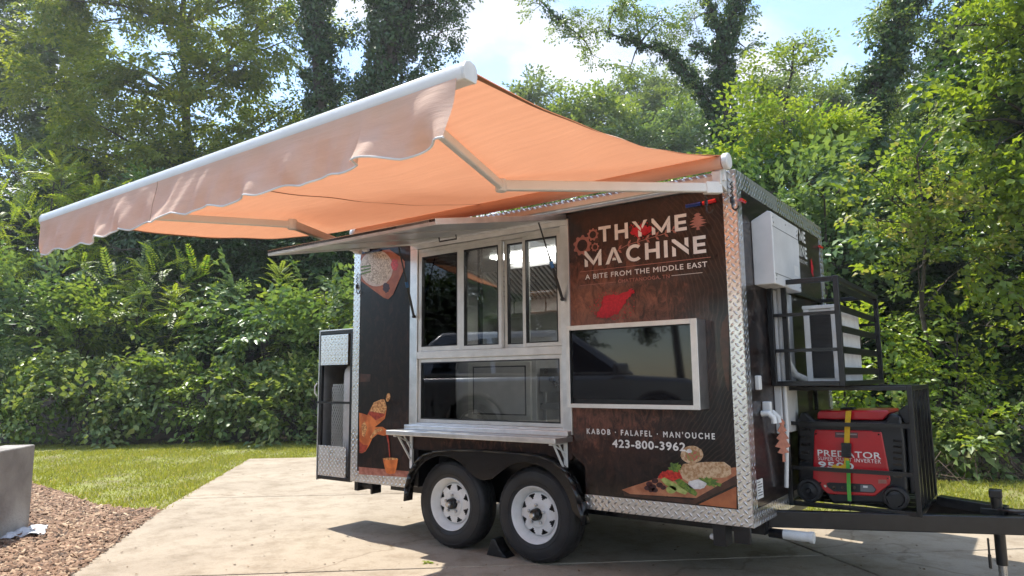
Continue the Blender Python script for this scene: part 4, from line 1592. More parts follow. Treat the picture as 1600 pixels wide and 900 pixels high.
# drain stub, water inlet, outlet box, notice
dp = on(1228, 838, 1, .46)
MB().path([(L - .05, .46, .325), (L + .04, .46, .325)], .030, 18).build('drain_collar', M['black'], T, smooth=True)
MB().path([(L + .04, .46, .325), (L + .20, .46, .325)], [.031, .031], 18).path([(L + .2, .46, .325), (L + .225, .46, .325)], .036, 18).build('drain_pipe', M['white_plastic'], T, smooth=True)
MB().path([on(1112, 838, 1, .10), on(1130, 843, 1, .06)], .018, 12).build('drain_pipe', M['white_plastic'], T, smooth=True)
yw_, zw_ = fy(1192, 642)
for off in (-.05, .045):
    MB().path([(L + .006, yw_ + off, zw_ - .015), (L + .05, yw_ + off, zw_ - .012), (L + .075, yw_ + off + .01, zw_ - .04), (L + .078, yw_ + off + .012, zw_ - .075)], .019, 12).build('pipe_elbow', M['white_plastic'], T, smooth=True)
MB().box(L + .001, L + .055, yw_ - .02, yw_ + .025, zw_ - .01, zw_ + .06).build('valve_box', M['white_plastic'], T, bevel=.008)
yo, zo = fy(1181, 598)
MB().box(L + .001, L + .03, yo - .028, yo + .028, zo - .045, zo + .045).build('outlet_box', M['white_plastic'], T, bevel=.006)
yn, zn = fy(1188, 764)
yn = .155
nb = MB().box(L + .0008, L + .002, yn - .06, yn + .06, zn - .055, zn + .06).build('notice', M['letter_white'], T)
for k in range(6):
    MB().box(L + .0022, L + .0026, yn - .045, yn + (.045 if k % 3 else .01), zn + .042 - k * .016, zn + .047 - k * .016).build('notice_line', M['plastic_black'], nb)
# cedar shaped ornament hanging from the inlet
yc, zc = fy(1199, 651)
g = thing('cedar_ornament', 'rose coloured tin cedar tree hanging under white pipe elbows', 'ornament', (L + .088, yc, zc - .01))
poly = cedar(None, None, None)
MB().prism([((p_ - .5) * .115, (q_ - 1) * .27) for p_, q_ in poly], lambda a_, b_, d: (d, a_, b_), -.002, .002).build('cedar_plate', M['copper'], g)
g.rotation_euler = (0, 0, R(-40))
MB().path([(0, 0, -.01), (0, .004, .035), (-.004, 0, .06)], .002, 6).build('string', M['white_plastic'], g)

# air conditioner in the upper cage
ac = thing('air_conditioner', 'white outdoor air conditioner unit inside the upper black cage', 'air conditioner', (3.86, 1.2, ZU0 + .012))
ax0, ax1, ay0, ay1, az0, az1 = 3.752, 3.962, .80, 1.62, ZU0 + .025, 1.79


def acbox(n_, x0, x1, y0, y1, z0, z1, mat, par=ac, bev=.004):
    o_ = ac.location
    return MB().box(x0 - o_.x, x1 - o_.x, y0 - o_.y, y1 - o_.y, z0 - o_.z, z1 - o_.z).build(n_, mat, par, bevel=bev)


acbox('casing', ax0 + .006, ax1 - .006, ay0 + .012, ay1, az0, az1, M['white_plastic'], bev=.008)
acbox('lid', ax0 - .006, ax1 + .006, ay0 - .004, ay1 + .006, az1, az1 + .025, M['white_plastic'])
acbox('corner_post', ax0, ax0 + .038, ay0, ay0 + .011, az0, az1, M['white_plastic'])
acbox('corner_post', ax1 - .034, ax1, ay0, ay0 + .011, az0, az1, M['white_plastic'])
gr = acbox('coil_grille', ax0 + .04, ax1 - .036, ay0 + .004, ay0 + .0115, az0 + .03, az1 - .02, M['plastic_black'], bev=0)
for k in range(16):
    z = az0 + .045 + k * (az1 - az0 - .08) / 15
    acbox('fin', ax0 + .04, ax1 - .036, ay0, ay0 + .004, z, z + .007, M['plastic_black'], gr, 0)
for yy in (ay0 + .1, ay1 - .14):
    acbox('foot', ax0 + .02, ax1 - .02, yy, yy + .05, ZU0 + .0135, az0, M['black'])
# insulated hoses run down the wall into the unit
hs = MB()
hs.path([(3.655, .66, 1.90), (3.675, .64, 1.70), (3.665, .64, 1.5), (3.67, .66, 1.42), (3.70, .70, 1.34), (3.74, .78, 1.31)], .024, 12)
hs.build('insulated_hose', pmat('hose_tape', (.62, .60, .56), .5, 0, c2=(.5, .48, .44), scale=40, bump=.3), T, smooth=True)
MB().path([(3.66, .57, 1.92), (3.66, .57, 1.0), (3.625, .60, .6)], .014, 10).build('conduit', M['white_plastic'], T, smooth=True)

# ================================================================== generator
GY = .835
GP = lambda X, Y: sx(1150 + .3555 * X, 580 + .3555 * Y, GY)
g0 = GP(505, 600)
gen = thing('generator', 'red and black portable inverter generator strapped inside the lower black cage', 'generator', (g0[0], GY + .25, ZL0 + .018))
go = gen.location
GD = .50


def gprism(pts, name, mat, y0, y1, bevel=.0, parent=gen, smooth=False):
    q = [GP(*p) for p in pts]
    return MB().prism(q, lambda a_, b_, d: (a_ - go.x, d - go.y, b_ - go.z), y0, y1).build(name, mat, parent, bevel=bevel, seg=3, smooth=smooth)


body_pts = [(266, 215), (282, 184), (300, 176), (345, 214), (650, 222), (676, 184), (722, 196), (738, 300), (752, 520), (735, 560), (660, 585), (420, 585), (378, 520), (310, 512), (272, 530)]
gprism(body_pts, 'body', M['plastic_black'], GY + .01, GY + GD - .01, .018)
gprism([(352, 186), (362, 174), (660, 172), (672, 184), (640, 218), (350, 212)], 'fuel_tank_cover', M['red'], GY + .03, GY + GD - .03, .012)
gprism([(440, 172), (446, 163), (500, 162), (506, 172)], 'fuel_cap', M['plastic_black'], GY + .1, GY + .2, .008)
gprism([(347, 257), (632, 262), (640, 270), (680, 480), (676, 498), (612, 548), (600, 549), (412, 540), (398, 534), (340, 480), (338, 466), (344, 268)], 'side_cover', M['red'], GY - .004, GY + .012, .006)
gprism([(398, 492), (412, 488), (598, 497), (618, 520), (608, 534), (430, 528), (404, 508)], 'control_panel', M['plastic_black'], GY - .008, GY - .0035, .003)
gprism([(548, 498), (598, 500), (614, 520), (606, 531), (548, 528)], 'control_label', pmat('grey_label', (.16, .16, .17), .4), GY - .0095, GY - .0075)
gprism([(560, 502), (580, 503), (580, 512), (560, 511)], 'control_label', M['letter_white'], GY - .0105, GY - .0094)
gprism([(626, 476), (662, 477), (662, 494), (626, 493)], 'warning_label', M['letter_rose'], GY - .0052, GY - .0038)
gprism([(436, 267), (536, 270), (536, 294), (436, 291)], 'rating_plate', pmat('dark_plate', (.09, .03, .035), .35), GY - .0055, GY - .0038)
gprism([(442, 272), (532, 275), (532, 281), (442, 278)], 'rating_plate', pmat('pale_print', (.32, .25, .25), .4), GY - .0062, GY - .0053)
gprism([(600, 262), (636, 263), (636, 268), (600, 267)], 'seam', M['plastic_black'], GY - .0046, GY - .0038)
gprism([(740, 250), (775, 255), (790, 540), (758, 545)], 'end_cover', M['plastic_black'], GY + .06, GY + GD - .06, .012)
gprism([(705, 176), (740, 150), (778, 158), (782, 230), (735, 235)], 'handle', M['plastic_black'], GY + .05, GY + .10, .01)


for k in range(7):
    gprism([(690, 300 + k * 26), (728, 304 + k * 26), (728, 314 + k * 26), (690, 310 + k * 26)], 'vent_slot', M['black_gloss'], GY + .005, GY + .0095)
for k in range(5):
    gprism([(285, 250 + k * 34), (325, 250 + k * 34), (325, 262 + k * 34), (285, 262 + k * 34)], 'vent_slot', M['black_gloss'], GY + .005, GY + .0095)
for k, xk in enumerate((432, 470, 520)):
    gprism(ell(xk, 511, 8, 8, 14), 'socket', M['black_gloss'], GY - .0105, GY - .0078)
gprism([(386, 503), (392, 498), (400, 506), (394, 511)], 'bolt', M['steel'], GY - .008, GY - .0038)
for (xk, yk_) in ((372, 490), (352, 275), (628, 278), (668, 470)):
    gprism(ell(xk, yk_, 4, 4, 10), 'bolt', M['black_gloss'], GY - .0065, GY - .0038)


def gtext(s, bl, tr, sp_=1.0, bold=0):
    a_, b_ = GP(*bl), GP(*tr)
    lettering(s, a_[0], a_[1], b_[0], b_[1], lambda p_, q_, k=0: (p_ - go.x, GY - .0056 - k * .0004 - go.y, q_ - go.z), M['letter_white'], gen, sp_, bold)


gtext('PREDATOR', (361, 371), (636, 358), 1.05, .0008)
gtext('SUPER QUIET INVERTER', (362, 393), (637, 389), 1.15, 0)
gtext('9500', (365, 422), (516, 405), 1.05, .002)


def gwheel(X, Y, rpx, y0):
    c_ = GP(X, Y)
    e_ = GP(X + rpx, Y)
    r_ = abs(e_[0] - c_[0])
    cz = max(c_[1], ZL0 + .019 + r_)
    o_ = (c_[0] - go.x, y0 - go.y, cz - go.z)
    w_ = MB().lathe([(r_ * .62, .012), (r_ * .72, 0), (r_ * .92, .002), (r_, .014), (r_, .055), (r_ * .9, .066), (.0001, .066)], o_, 'y', 40).build('wheel', M['rubber'], gen, smooth=True)
    MB().lathe([(.0001, -.004), (r_ * .16, -.004), (r_ * .2, .004), (r_ * .5, .012), (r_ * .63, .012)], o_, 'y', 32).build('wheel_hub', M['plastic_black'], w_, smooth=True)


gwheel(330, 572, 55, GY - .045)
gwheel(708, 590, 58, GY - .045)
gprism([(662, 545), (730, 535), (738, 560), (708, 602), (690, 600)], 'wheel_bracket', M['plastic_black'], GY - .05, GY - .046)

# ratchet strap over the generator
st = thing('ratchet_strap', 'yellow and green ratchet strap running over the red generator', 'strap', (GP(492, 400)[0], GY - .02, GP(492, 400)[1]))
so_ = st.location


def sband(pts, wpx, name, mat, y, th=.003):
    q = [GP(*p) for p in pts]
    hw = abs(GP(wpx, 300)[0] - GP(0, 300)[0]) / 2
    mb = MB()
    for i in range(len(q) - 1):
        (a0, b0_), (a1, b1_) = q[i], q[i + 1]
        d = Vector((a1 - a0, b1_ - b0_)).normalized()
        n_ = Vector((d.y, -d.x)) * hw
        c_ = [(a0 + n_.x, b0_ + n_.y), (a0 - n_.x, b0_ - n_.y), (a1 - n_.x, b1_ - n_.y), (a1 + n_.x, b1_ + n_.y)]
        mb.prism(c_, lambda a_, b_, dd: (a_ - so_.x, dd - so_.y, b_ - so_.z), y - i * .0004, y + th - i * .0004)
    return mb.build(name, mat, st)


sband([(497, 176), (492, 240), (489, 330)], 20, 'webbing', M['yellow'], GY - .018)
a_ = GP(497, 176)
MB().box(a_[0] - .010 - so_.x, a_[0] + .010 - so_.x, GY - .018 - so_.y, GY + GD - so_.y, a_[1] - so_.z, a_[1] + .003 - so_.z).build('webbing', M['yellow'], st)
bk = sband([(490, 315), (489, 376)], 34, 'buckle', M['plastic_black'], GY - .042, .022)
sband([(470, 322), (510, 320)], 12, 'buckle_handle', M['plastic_black'], GY - .052, .012)
sband([(470, 366), (510, 364)], 10, 'buckle_handle', M['plastic_black'], GY - .052, .012)
sband([(492, 380), (490, 410), (470, 424), (440, 424), (434, 410)], 18, 'webbing_tail', M['yellow'], GY - .036)
sband([(496, 390), (500, 450), (502, 520), (505, 566)], 14, 'webbing_tail', M['green_web'], GY - .041)
sband([(505, 560), (507, 625)], 5, 'webbing_tail', M['plastic_black'], GY - .038)

# ================================================================== gas cylinder locker at the rear
PX0, PX1, PY0, PY1, PZ0, PZ1 = -.475, -.012, .0, .46, .425, 1.80
pf = MB()
for x in (PX0, PX1 - .03):
    for y in (PY0, PY1 - .03):
        pf.box(x, x + .03, y, y + .03, PZ0, PZ1)
for y in (PY0, PY1 - .03):
    for z in (PZ0, PZ1 - .03):
        pf.box(PX0 + .03, PX1 - .03, y, y + .03, z, z + .03)
pb = pf.build('cylinder_locker', M['black'], T, bevel=.002)
MB().box(PX0 - .012, PX0 - .001, PY0 - .006, PY1, PZ0 - .01, PZ1 + .01).build('locker_side', M['alu'], pb, bevel=.002)
MB().box(PX0, PX1, PY0 - .006, PY1, PZ1 + .0005, PZ1 + .011).build('locker_top', M['alu'], pb, bevel=.002)
MB().box(PX0, PX1, PY1 + .001, PY1 + .008, PZ0, PZ1).build('locker_back', pmat('cream_panel', (.55, .50, .42), .6), pb)
MB().box(PX0 + .02, PX1 - .055, PY0 - .008, PY0 - .001, zat(525, 570), zat(525, 523)).build('locker_plate', M['plate_side'], pb)
MB().box(PX0 + .02, PX1 - .055, PY0 - .008, PY0 - .001, PZ0 + .035, zat(525, 697)).build('locker_plate', M['plate_side'], pb)
zc_ = zat(525, 629)
MB().box(PX0 - .02, PX1, PY0 - .012, PY0 - .0085, zc_ - .010, zc_ + .010).build('locker_bar', M['black'], pb)
MB().box(PX0 + .035, PX1 - .032, PY0 + .03, PY1, PZ0 + .001, PZ0 + .02).build('locker_floor', M['black'], pb)
MB().path([(PX0 - .016, -.012, zc_ + .06), (PX0 - .022, -.035, zc_ + .09), (PX0 - .022, -.035, zc_ + .15), (PX0 - .016, -.012, zc_ + .18)], .007, 8).build('locker_handle', M['white_plastic'], pb, smooth=True)
me_ = MB()
mx0, mx1, mz0, mz1 = PX0 + .17, PX1 - .06, zat(525, 697), zat(530, 600)
stp = .030
k = -40
while k < 60:
    for sg in (1, -1):
        # line x = mx0 + stp*k + sg*.5*(z-mz0)
        pts_ = []
        zz = np.linspace(mz0, mz1, 40)
        xx = mx0 + stp * k + sg * .55 * (zz - mz0)
        ok = (xx >= mx0) & (xx <= mx1)
        if ok.sum() > 2:
            z_, x_ = zz[ok], xx[ok]
            me_.bar((x_[0], PY0 + .012 + .001 * sg, z_[0]), (x_[-1], PY0 + .012 + .001 * sg, z_[-1]), .004, .002, up=(0, 1, 0))
    k += 1
me_.build('expanded_mesh', M['alu'], pb)
gc = thing('gas_cylinder', 'tall white gas cylinder standing behind mesh in the rear locker', 'gas cylinder', (-.19, .22, PZ0 + .02))
zt_ = zat(535, 570, .1) - PZ0 - .02
MB().lathe([(.0001, .0), (.118, .0), (.125, .02), (.125, zt_ - .11), (.118, zt_ - .05), (.09, zt_ - .01), (.05, zt_), (.0001, zt_)], (0, 0, 0), 'z', 40).build('tank', M['white_paint'], gc, smooth=True)
MB().lathe([(.02, zt_ - .005), (.02, zt_ + .05), (.0001, zt_ + .055)], (0, 0, 0), 'z', 16).build('valve', M['steel'], gc, smooth=True)

# ================================================================== inside the trailer
cb = thing('stainless_cabinet', 'stainless cabinet with framed door inside behind the lower window', 'cabinet', (1.2, W - .5, .5))
yf = W - .85


def inbox(root, n_, x0, x1, y0, y1, z0, z1, mat, par=None, bev=.004):
    o_ = root.location
    return MB().box(x0 - o_.x, x1 - o_.x, y0 - o_.y, y1 - o_.y, z0 - o_.z, z1 - o_.z).build(n_, mat, par or root, bevel=bev)


fxa = lambda px: sx(px, 610, yf)[0]
inbox(cb, 'carcass', -.0 + .07, fxa(838), yf, W - .07, .502, sx(780, 556, yf)[1], pmat('satin_steel', (.60, .60, .59), .45, .35, scale=8))
dr = inbox(cb, 'door', fxa(734), fxa(832), yf - .03, yf - .002, sx(780, 655, yf)[1], sx(780, 566, yf)[1], M['alu_white'])
inbox(cb, 'door_panel', fxa(742), fxa(825), yf - .034, yf - .0305, sx(780, 648, yf)[1], sx(780, 572, yf)[1], pmat('dark_gasket', (.05, .05, .05), .5), dr, 0)
inbox(cb, 'door_panel', fxa(744), fxa(823), yf - .037, yf - .0345, sx(780, 646, yf)[1], sx(780, 574, yf)[1], pmat('grey_door', (.58, .58, .58), .4), dr, .002)
gv = thing('griddle', 'stainless griddle with knob seen through the lower window', 'griddle', (2.0, W - .5, .5))
x0g, x1g = fxa(842), fxa(900)
inbox(gv, 'body', x0g, x1g, yf + .02, W - .07, sx(860, 612, yf)[1], sx(860, 575, yf)[1], M['steel'])
inbox(gv, 'shelf', x0g, x1g, yf + .02, W - .07, sx(860, 640, yf)[1], sx(860, 630, yf)[1], M['steel'])
for xx in (x0g + .01, x1g - .05):
    inbox(gv, 'leg', xx, xx + .04, yf + .05, yf + .09, .502, sx(860, 641, yf)[1], M['steel'])
    inbox(gv, 'leg', xx, xx + .04, yf + .05, yf + .09, sx(860, 630, yf)[1], sx(860, 611, yf)[1], M['steel'])
kx, kz = sx(861, 593, yf)
MB().lathe([(.03, 0), (.026, -.02), (.018, -.035), (.0001, -.036)], (kx - 2.0, yf + .02 - W + .5, kz - .5), 'y', 24).build('knob', M['plastic_black'], gv, smooth=True)
kx, kz = sx(874, 593, yf)
MB().lathe([(.018, 0), (.016, -.012), (.0001, -.014)], (kx - 2.0, yf + .02 - W + .5, kz - .5), 'y', 20).build('knob', M['plastic_black'], gv, smooth=True)
yh = W - .95
hx0, hx1 = sx(740, 420, yh)[0], 3.0
hz0, hz1 = sx(840, 468, yh)[1], sx(840, 408, yh)[1]
hd_ = thing('range_hood', 'stainless range hood with dark baffle filters behind the upper window', 'range hood', (1.9, W - .5, hz0))
inbox(hd_, 'canopy', hx0, hx1, yh, W - .07, hz1, min(hz1 + .16, H - .1), M['steel'])
inbox(hd_, 'lip', hx0, hx1, yh, yh + .03, hz1 - .05, hz1 - .001, M['steel'])
o_ = hd_.location
for k in range(26):
    xx = hx0 + .04 + k * .055
    if xx > hx1 - .05:
        break
    MB().bar((xx - o_.x, yh + .05 - o_.y, hz1 - .03 - o_.z), (xx - o_.x, W - .25 - o_.y, hz0 - .02 - o_.z), .028, .012).build('baffle', M['steel'], hd_)
MB().bar(((hx0 + hx1) / 2 - o_.x, yh + .06 - o_.y, hz1 - .012 - o_.z), ((hx0 + hx1) / 2 - o_.x, W - .24 - o_.y, hz0 - .0 - o_.z), hx1 - hx0 - .04, .004).build('filter_back', M['plastic_black'], hd_)
cn = thing('wall_cabinet', 'white overhead cabinet band along the trailer ceiling inside', 'cabinet', (1.0, W - .3, 2.2))
inbox(cn, 'carcass', .07, hx0 - .01, W - .40, W - .07, 2.02, 2.44, M['interior'])
for k in range(3):
    inbox(cn, 'door', .09 + k * .42, .09 + k * .42 + .40, W - .42, W - .4015, 2.04, 2.42, M['white_plastic'])

# ================================================================== the awning
AW = thing('retractable_awning', 'tan and orange retractable awning with scalloped valance above the serving side', 'awning', (1.85, 0, 2.45))
ao = AW.location
AX0, AX1 = .145, L - .04
BY, BZ = -2.60, 2.348
RY, RZ = -.105, 2.668


def fabric_mat():
    mt, n, b = new_mat('awning_canvas')
    out_ = n.nodes['Material Output']
    t = n.nodes.new('ShaderNodeTexCoord')
    mp_ = n.nodes.new('ShaderNodeMapping')
    mp_.inputs['Scale'].default_value = (.4, 6, 6)
    n.links.new(t.outputs['Object'], mp_.inputs['Vector'])
    nz_ = n.nodes.new('ShaderNodeTexNoise')
    nz_.inputs['Scale'].default_value = 5
    nz_.inputs['Detail'].default_value = 8
    nz_.inputs['Roughness'].default_value = .65
    n.links.new(mp_.outputs['Vector'], nz_.inputs['Vector'])
    r = n.nodes.new('ShaderNodeValToRGB')
    e = r.color_ramp.elements
    e[0].position, e[0].color = .3, (.82, .60, .47, 1)
    e[1].position, e[1].color = .7, (.88, .66, .53, 1)
    n.links.new(nz_.outputs['Fac'], r.inputs['Fac'])
    n.links.new(r.outputs['Color'], b.inputs['Base Color'])
    b.inputs['Roughness'].default_value = .8
    b.inputs['Specular IOR Level'].default_value = .15
    tl = n.nodes.new('ShaderNodeBsdfTranslucent')
    r2 = n.nodes.new('ShaderNodeValToRGB')
    e = r2.color_ramp.elements
    e[0].position, e[0].color = .3, (.66, .245, .12, 1)
    e[1].position, e[1].color = .7, (.76, .30, .15, 1)
    n.links.new(nz_.outputs['Fac'], r2.inputs['Fac'])
    n.links.new(r2.outputs['Color'], tl.inputs['Color'])
    ms = n.nodes.new('ShaderNodeMixShader')
    ms.inputs[0].default_value = .33
    n.links.new(b.outputs[0], ms.inputs[1])
    n.links.new(tl.outputs[0], ms.inputs[2])
    n.links.new(ms.outputs[0], out_.inputs['Surface'])
    bp = n.nodes.new('ShaderNodeBump')
    bp.inputs['Strength'].default_value = .22
    bp.inputs['Distance'].default_value = .02
    n.links.new(nz_.outputs['Fac'], bp.inputs['Height'])
    n.links.new(bp.outputs['Normal'], b.inputs['Normal'])
    n.links.new(bp.outputs['Normal'], tl.inputs['Normal'])
    return mt


M['canvas'] = fabric_mat()
nx, ny = 60, 36
vs = []
for j in range(ny + 1):
    t = j / ny
    for i in range(nx + 1):
        u = i / nx
        edge = min(u, 1 - u)
        sag = (.085 + .03 * math.cos(u * 9)) * 4 * t * (1 - t)
        rip = .006 * math.sin(u * 46 + 3 * math.sin(t * 5)) * math.sin(math.pi * t) + .004 * math.sin(t * 30 + u * 5)
        z = RZ + .045 + (BZ + .028 - RZ - .045) * t - sag + rip * (1 - 2 * abs(t - .5))
        # long side edges curl down and pull inwards a little
        pull = .035 * 4 * t * (1 - t)
        x = AX0 + (AX1 - AX0) * u + (pull if u < .001 else -pull if u > .999 else 0)
        if edge < .02:
            z -= .014 * (1 - edge / .02) * math.sin(math.pi * t)
        vs.append((x - ao.x, RY + (BY + .03 - RY) * t - ao.y, z - ao.z))
fs = [(j * (nx + 1) + i, j * (nx + 1) + i + 1, (j + 1) * (nx + 1) + i + 1, (j + 1) * (nx + 1) + i) for j in range(ny) for i in range(nx)]
MB().add(vs, fs).build('canopy', M['canvas'], AW, smooth=True)
M['hem'] = pmat('canvas_seam', (.27, .13, .07), .85, 0, scale=30)
# sewn seam and side hems follow the cloth
def cloth_strip(u0, u1, name, dz):
    vs_, fs_ = [], []
    for j in range(ny + 1):
        t = j / ny
        for u in (u0, u1):
            i = u * nx
            i0 = min(int(i), nx - 1)
            a_ = vs[j * (nx + 1) + i0]
            b_ = vs[j * (nx + 1) + i0 + 1]
            f_ = i - i0
            vs_.append((a_[0] + (b_[0] - a_[0]) * f_, a_[1], a_[2] + (b_[2] - a_[2]) * f_ + dz))
    fs_ = [(2 * j, 2 * j + 1, 2 * j + 3, 2 * j + 2) for j in range(ny)]
    MB().add(vs_, fs_).build(name, M['hem'], AW, smooth=True)


cloth_strip(.425, .431, 'seam', -.003)
cloth_strip(.9915, .9995, 'hem', -.003)
cloth_strip(.0005, .0085, 'hem', -.003)
# front bar
fb = [(-.032, -.032), (.024, -.032), (.030, -.010), (.028, .016), (.018, .030), (-.008, .036), (-.028, .028), (-.038, .008), (-.038, -.016)]
MB().prism(fb, lambda a_, b_, d: (d - ao.x, BY + a_ - ao.y, BZ + b_ - ao.z), AX0 - .02, AX1 + .02).build('front_bar', M['white_alu'], AW, bevel=.004, smooth=True)
for d0 in (AX0 - .032, AX1 + .0205):
    MB().prism([(a_ * 1.05, b_ * 1.05) for a_, b_ in fb], lambda a_, b_, d: (d - ao.x, BY + a_ - ao.y, BZ + b_ - ao.z), d0, d0 + .0115).build('end_cap', M['white_plastic'], AW, bevel=.003)
# valance with scalloped hem
NV, MV = 300, 14
vv, ff, hemp = [], [], []
for i in range(NV + 1):
    u = i / NV
    x = AX0 + (AX1 - AX0) * u
    ph = (u * 12.5) % 1.0
    drop = .222 - .023 * abs(math.cos(math.pi * ph)) ** 1.4 + .014 * (u < .02)
    for j in range(MV + 1):
        s_v = j / MV
        fold = (.016 * math.sin(u * 31 + 2.4 * s_v) + .010 * math.sin(u * 77 - 3 * s_v) + .02 * math.sin(u * 9.0 + 1)) * s_v ** 1.2
        crease = .016 * math.sin((u * 60 - s_v * 4)) * s_v + .010 * math.sin(u * 140 + 6 * s_v + 2 * math.sin(u * 23)) * s_v ** .7
        if u > .86:
            fold += .045 * math.sin((u - .86) * 42 - s_v * 1.5) * s_v
        vv.append((x - ao.x, BY - .040 + fold + crease * .5 - ao.y - .012 * s_v, BZ - .026 - drop * s_v - ao.z))
    hemp.append(vv[-1])
ff = [(i * (MV + 1) + j, (i + 1) * (MV + 1) + j, (i + 1) * (MV + 1) + j + 1, i * (MV + 1) + j + 1) for i in range(NV) for j in range(MV)]
va = MB().add(vv, ff).build('valance', M['canvas'], AW, smooth=True)
MB().path(hemp[::2], .0045, 6).build('piping', pmat('white_piping', (.78, .77, .75), .6), va, smooth=True)
iu = int(NV * .425)
MB().path([tuple(Vector(q) + Vector((0, -.001, 0))) for q in vv[iu * (MV + 1):(iu + 1) * (MV + 1)]], .0014, 5).build('valance_seam', pmat('valance_thread', (.45, .28, .20), .85), va)
# roller, torsion bar, end brackets
MB().path([(AX0 - .0 - ao.x, RY - ao.y, RZ - ao.z), (AX1 - ao.x, RY - ao.y, RZ - ao.z)], .044, 24).build('roller', M['canvas'], AW, smooth=True)
MB().box(AX0 - .03 - ao.x, AX1 + .005 - ao.x, -.098 - ao.y, -.062 - ao.y, 2.555 - ao.z, 2.592 - ao.z).build('torsion_bar', M['white_alu'], AW, bevel=.003)
for d0 in (AX0 - .055, AX1 + .006):
    MB().lathe([(.0001, 0), (.046, 0), (.052, .006), (.052, .034), (.046, .040), (.0001, .04)], (d0 - ao.x, RY - ao.y, RZ - ao.z), 'x', 28).build('roller_cap', M['white_plastic'], AW, smooth=True)
for d0 in (AX0 + .0, AX1 - .07):
    MB().prism([(-.12, 2.53), (-.001 - .005, 2.50), (-.006, 2.66), (-.03, 2.70), (-.062, 2.66), (-.12, 2.61)], lambda a_, b_, d: (d - ao.x, a_ - ao.y, b_ - ao.z), d0, d0 + .06).build('wall_bracket', M['white_plastic'], AW, bevel=.004)
# folding arms
for sh_, el_, tip in (((AX1 - .055, -.13, 2.505), (2.742, -1.34, 2.385), (3.235, BY + .05, 2.335)), ((AX0 + .04, -.13, 2.505), (1.05, -1.46, 2.385), (.58, BY + .05, 2.335))):
    V_ = lambda p_: tuple(Vector(p_) - ao)
    d1 = (Vector(el_) - Vector(sh_)).normalized()
    d2 = (Vector(tip) - Vector(el_)).normalized()
    ua = MB().bar(V_(sh_), V_(Vector(el_) - d1 * .02), .040, .058).build('upper_arm', M['white_alu'], AW, bevel=.008, seg=3)
    MB().bar(V_(Vector(el_) + d2 * .02), V_(tip), .034, .046).build('fore_arm', M['white_alu'], AW, bevel=.008, seg=3)
    MB().lathe([(.0001, -.034), (.028, -.034), (.032, -.028), (.032, .028), (.028, .034), (.0001, .034)], V_(el_), 'z', 20).build('elbow', M['white_plastic'], AW, smooth=True)
    MB().bar(V_(Vector(sh_) - d1 * .05), V_(Vector(sh_) + d1 * .07), .050, .075).build('shoulder', M['white_plastic'], AW, bevel=.006)
    MB().box(tip[0] - .03 - ao.x, tip[0] + .03 - ao.x, tip[1] - .04 - ao.y, tip[1] + .01 - ao.y, tip[2] - .03 - ao.z, tip[2] + .035 - ao.z).build('bar_bracket', M['white_plastic'], AW, bevel=.004)

# ================================================================== vegetation
vr = np.random.default_rng(5)


def unit(a):
    return a / np.maximum(np.linalg.norm(a, axis=-1, keepdims=True), 1e-9)


def leaf_verts(p, d, nrm, l, w, fold=.18, droop=.12):
    """p, d, nrm: (n,3); l, w: (n,) -> (n,4,3) folded blade"""
    s = unit(np.cross(nrm, d))
    nrm = np.cross(d, s)
    V = np.empty((len(p), 4, 3))
    V[:, 0] = p
    mid = p + d * (l * .42)[:, None]
    up = nrm * (w * fold)[:, None]
    V[:, 1] = mid + s * (w * .5)[:, None] + up
    V[:, 3] = mid - s * (w * .5)[:, None] + up
    V[:, 2] = p + d * l[:, None] - nrm * (l * droop)[:, None]
    return V


def spray_branch(n, length, ll, lw, spread=.9, droop=.25, flat=.35):
    """leafy twig along +x: side twigs in the xy plane, leaves alternate"""
    P, D, N = [], [], []
    k = 0
    tw = [(np.zeros(3), np.array([1.0, 0, 0]), length)]
    ns = 5
    for i in range(ns):
        t = .15 + .75 * i / ns
        sg = 1 if i % 2 else -1
        a = vr.uniform(.5, 1.0) * sg
        dd = np.array([math.cos(a), math.sin(a) * spread, vr.normal(0, .18)])
        tw.append((np.array([t * length, 0, -droop * length * t * t * .5]), dd / np.linalg.norm(dd), length * (1 - t) * .75 + .12 * length))
    tot = sum(q[2] for q in tw)
    for o, d, le in tw:
        m = max(3, int(round(n * le / tot)))
        for j in range(m):
            t = (j + .6) / m
            p = o + d * le * t
            p = p + np.array([0, 0, -droop * le * t * t * .4])
            sg = 1 if j % 2 else -1
            a = vr.uniform(.5, 1.1) * sg if j < m - 1 else 0
            c, s = math.cos(a), math.sin(a)
            e = np.array([d[0] * c - d[1] * s, d[0] * s + d[1] * c, d[2] - vr.uniform(0, .55)])
            P.append(p + vr.normal(0, ll * .12, 3))
            D.append(e)
            N.append(np.array([vr.normal(0, flat), vr.normal(0, flat), 1.0]))
    P, D, N = np.array(P), unit(np.array(D)), unit(np.array(N))
    l = vr.uniform(.75, 1.2, len(P)) * ll
    return leaf_verts(P, D, N, l, l * lw / ll)


def spray_clump(n, r, ll, lw):
    """leaves facing outwards over a small mound (ivy, bramble)"""
    d = unit(vr.normal(0, 1, (n, 3)) + np.array([.55, 0, .15]))
    p = d * r * vr.uniform(.35, 1, n)[:, None]
    nrm = unit(d + vr.normal(0, .45, (n, 3)))
    dn = unit(np.cross(np.cross(nrm, np.array([0, 0, -1.0]) + vr.normal(0, .5, (n, 3))), nrm))
    l = vr.uniform(.7, 1.25, n) * ll
    return leaf_verts(p, dn, nrm, l, l * lw / ll, .12, .1)


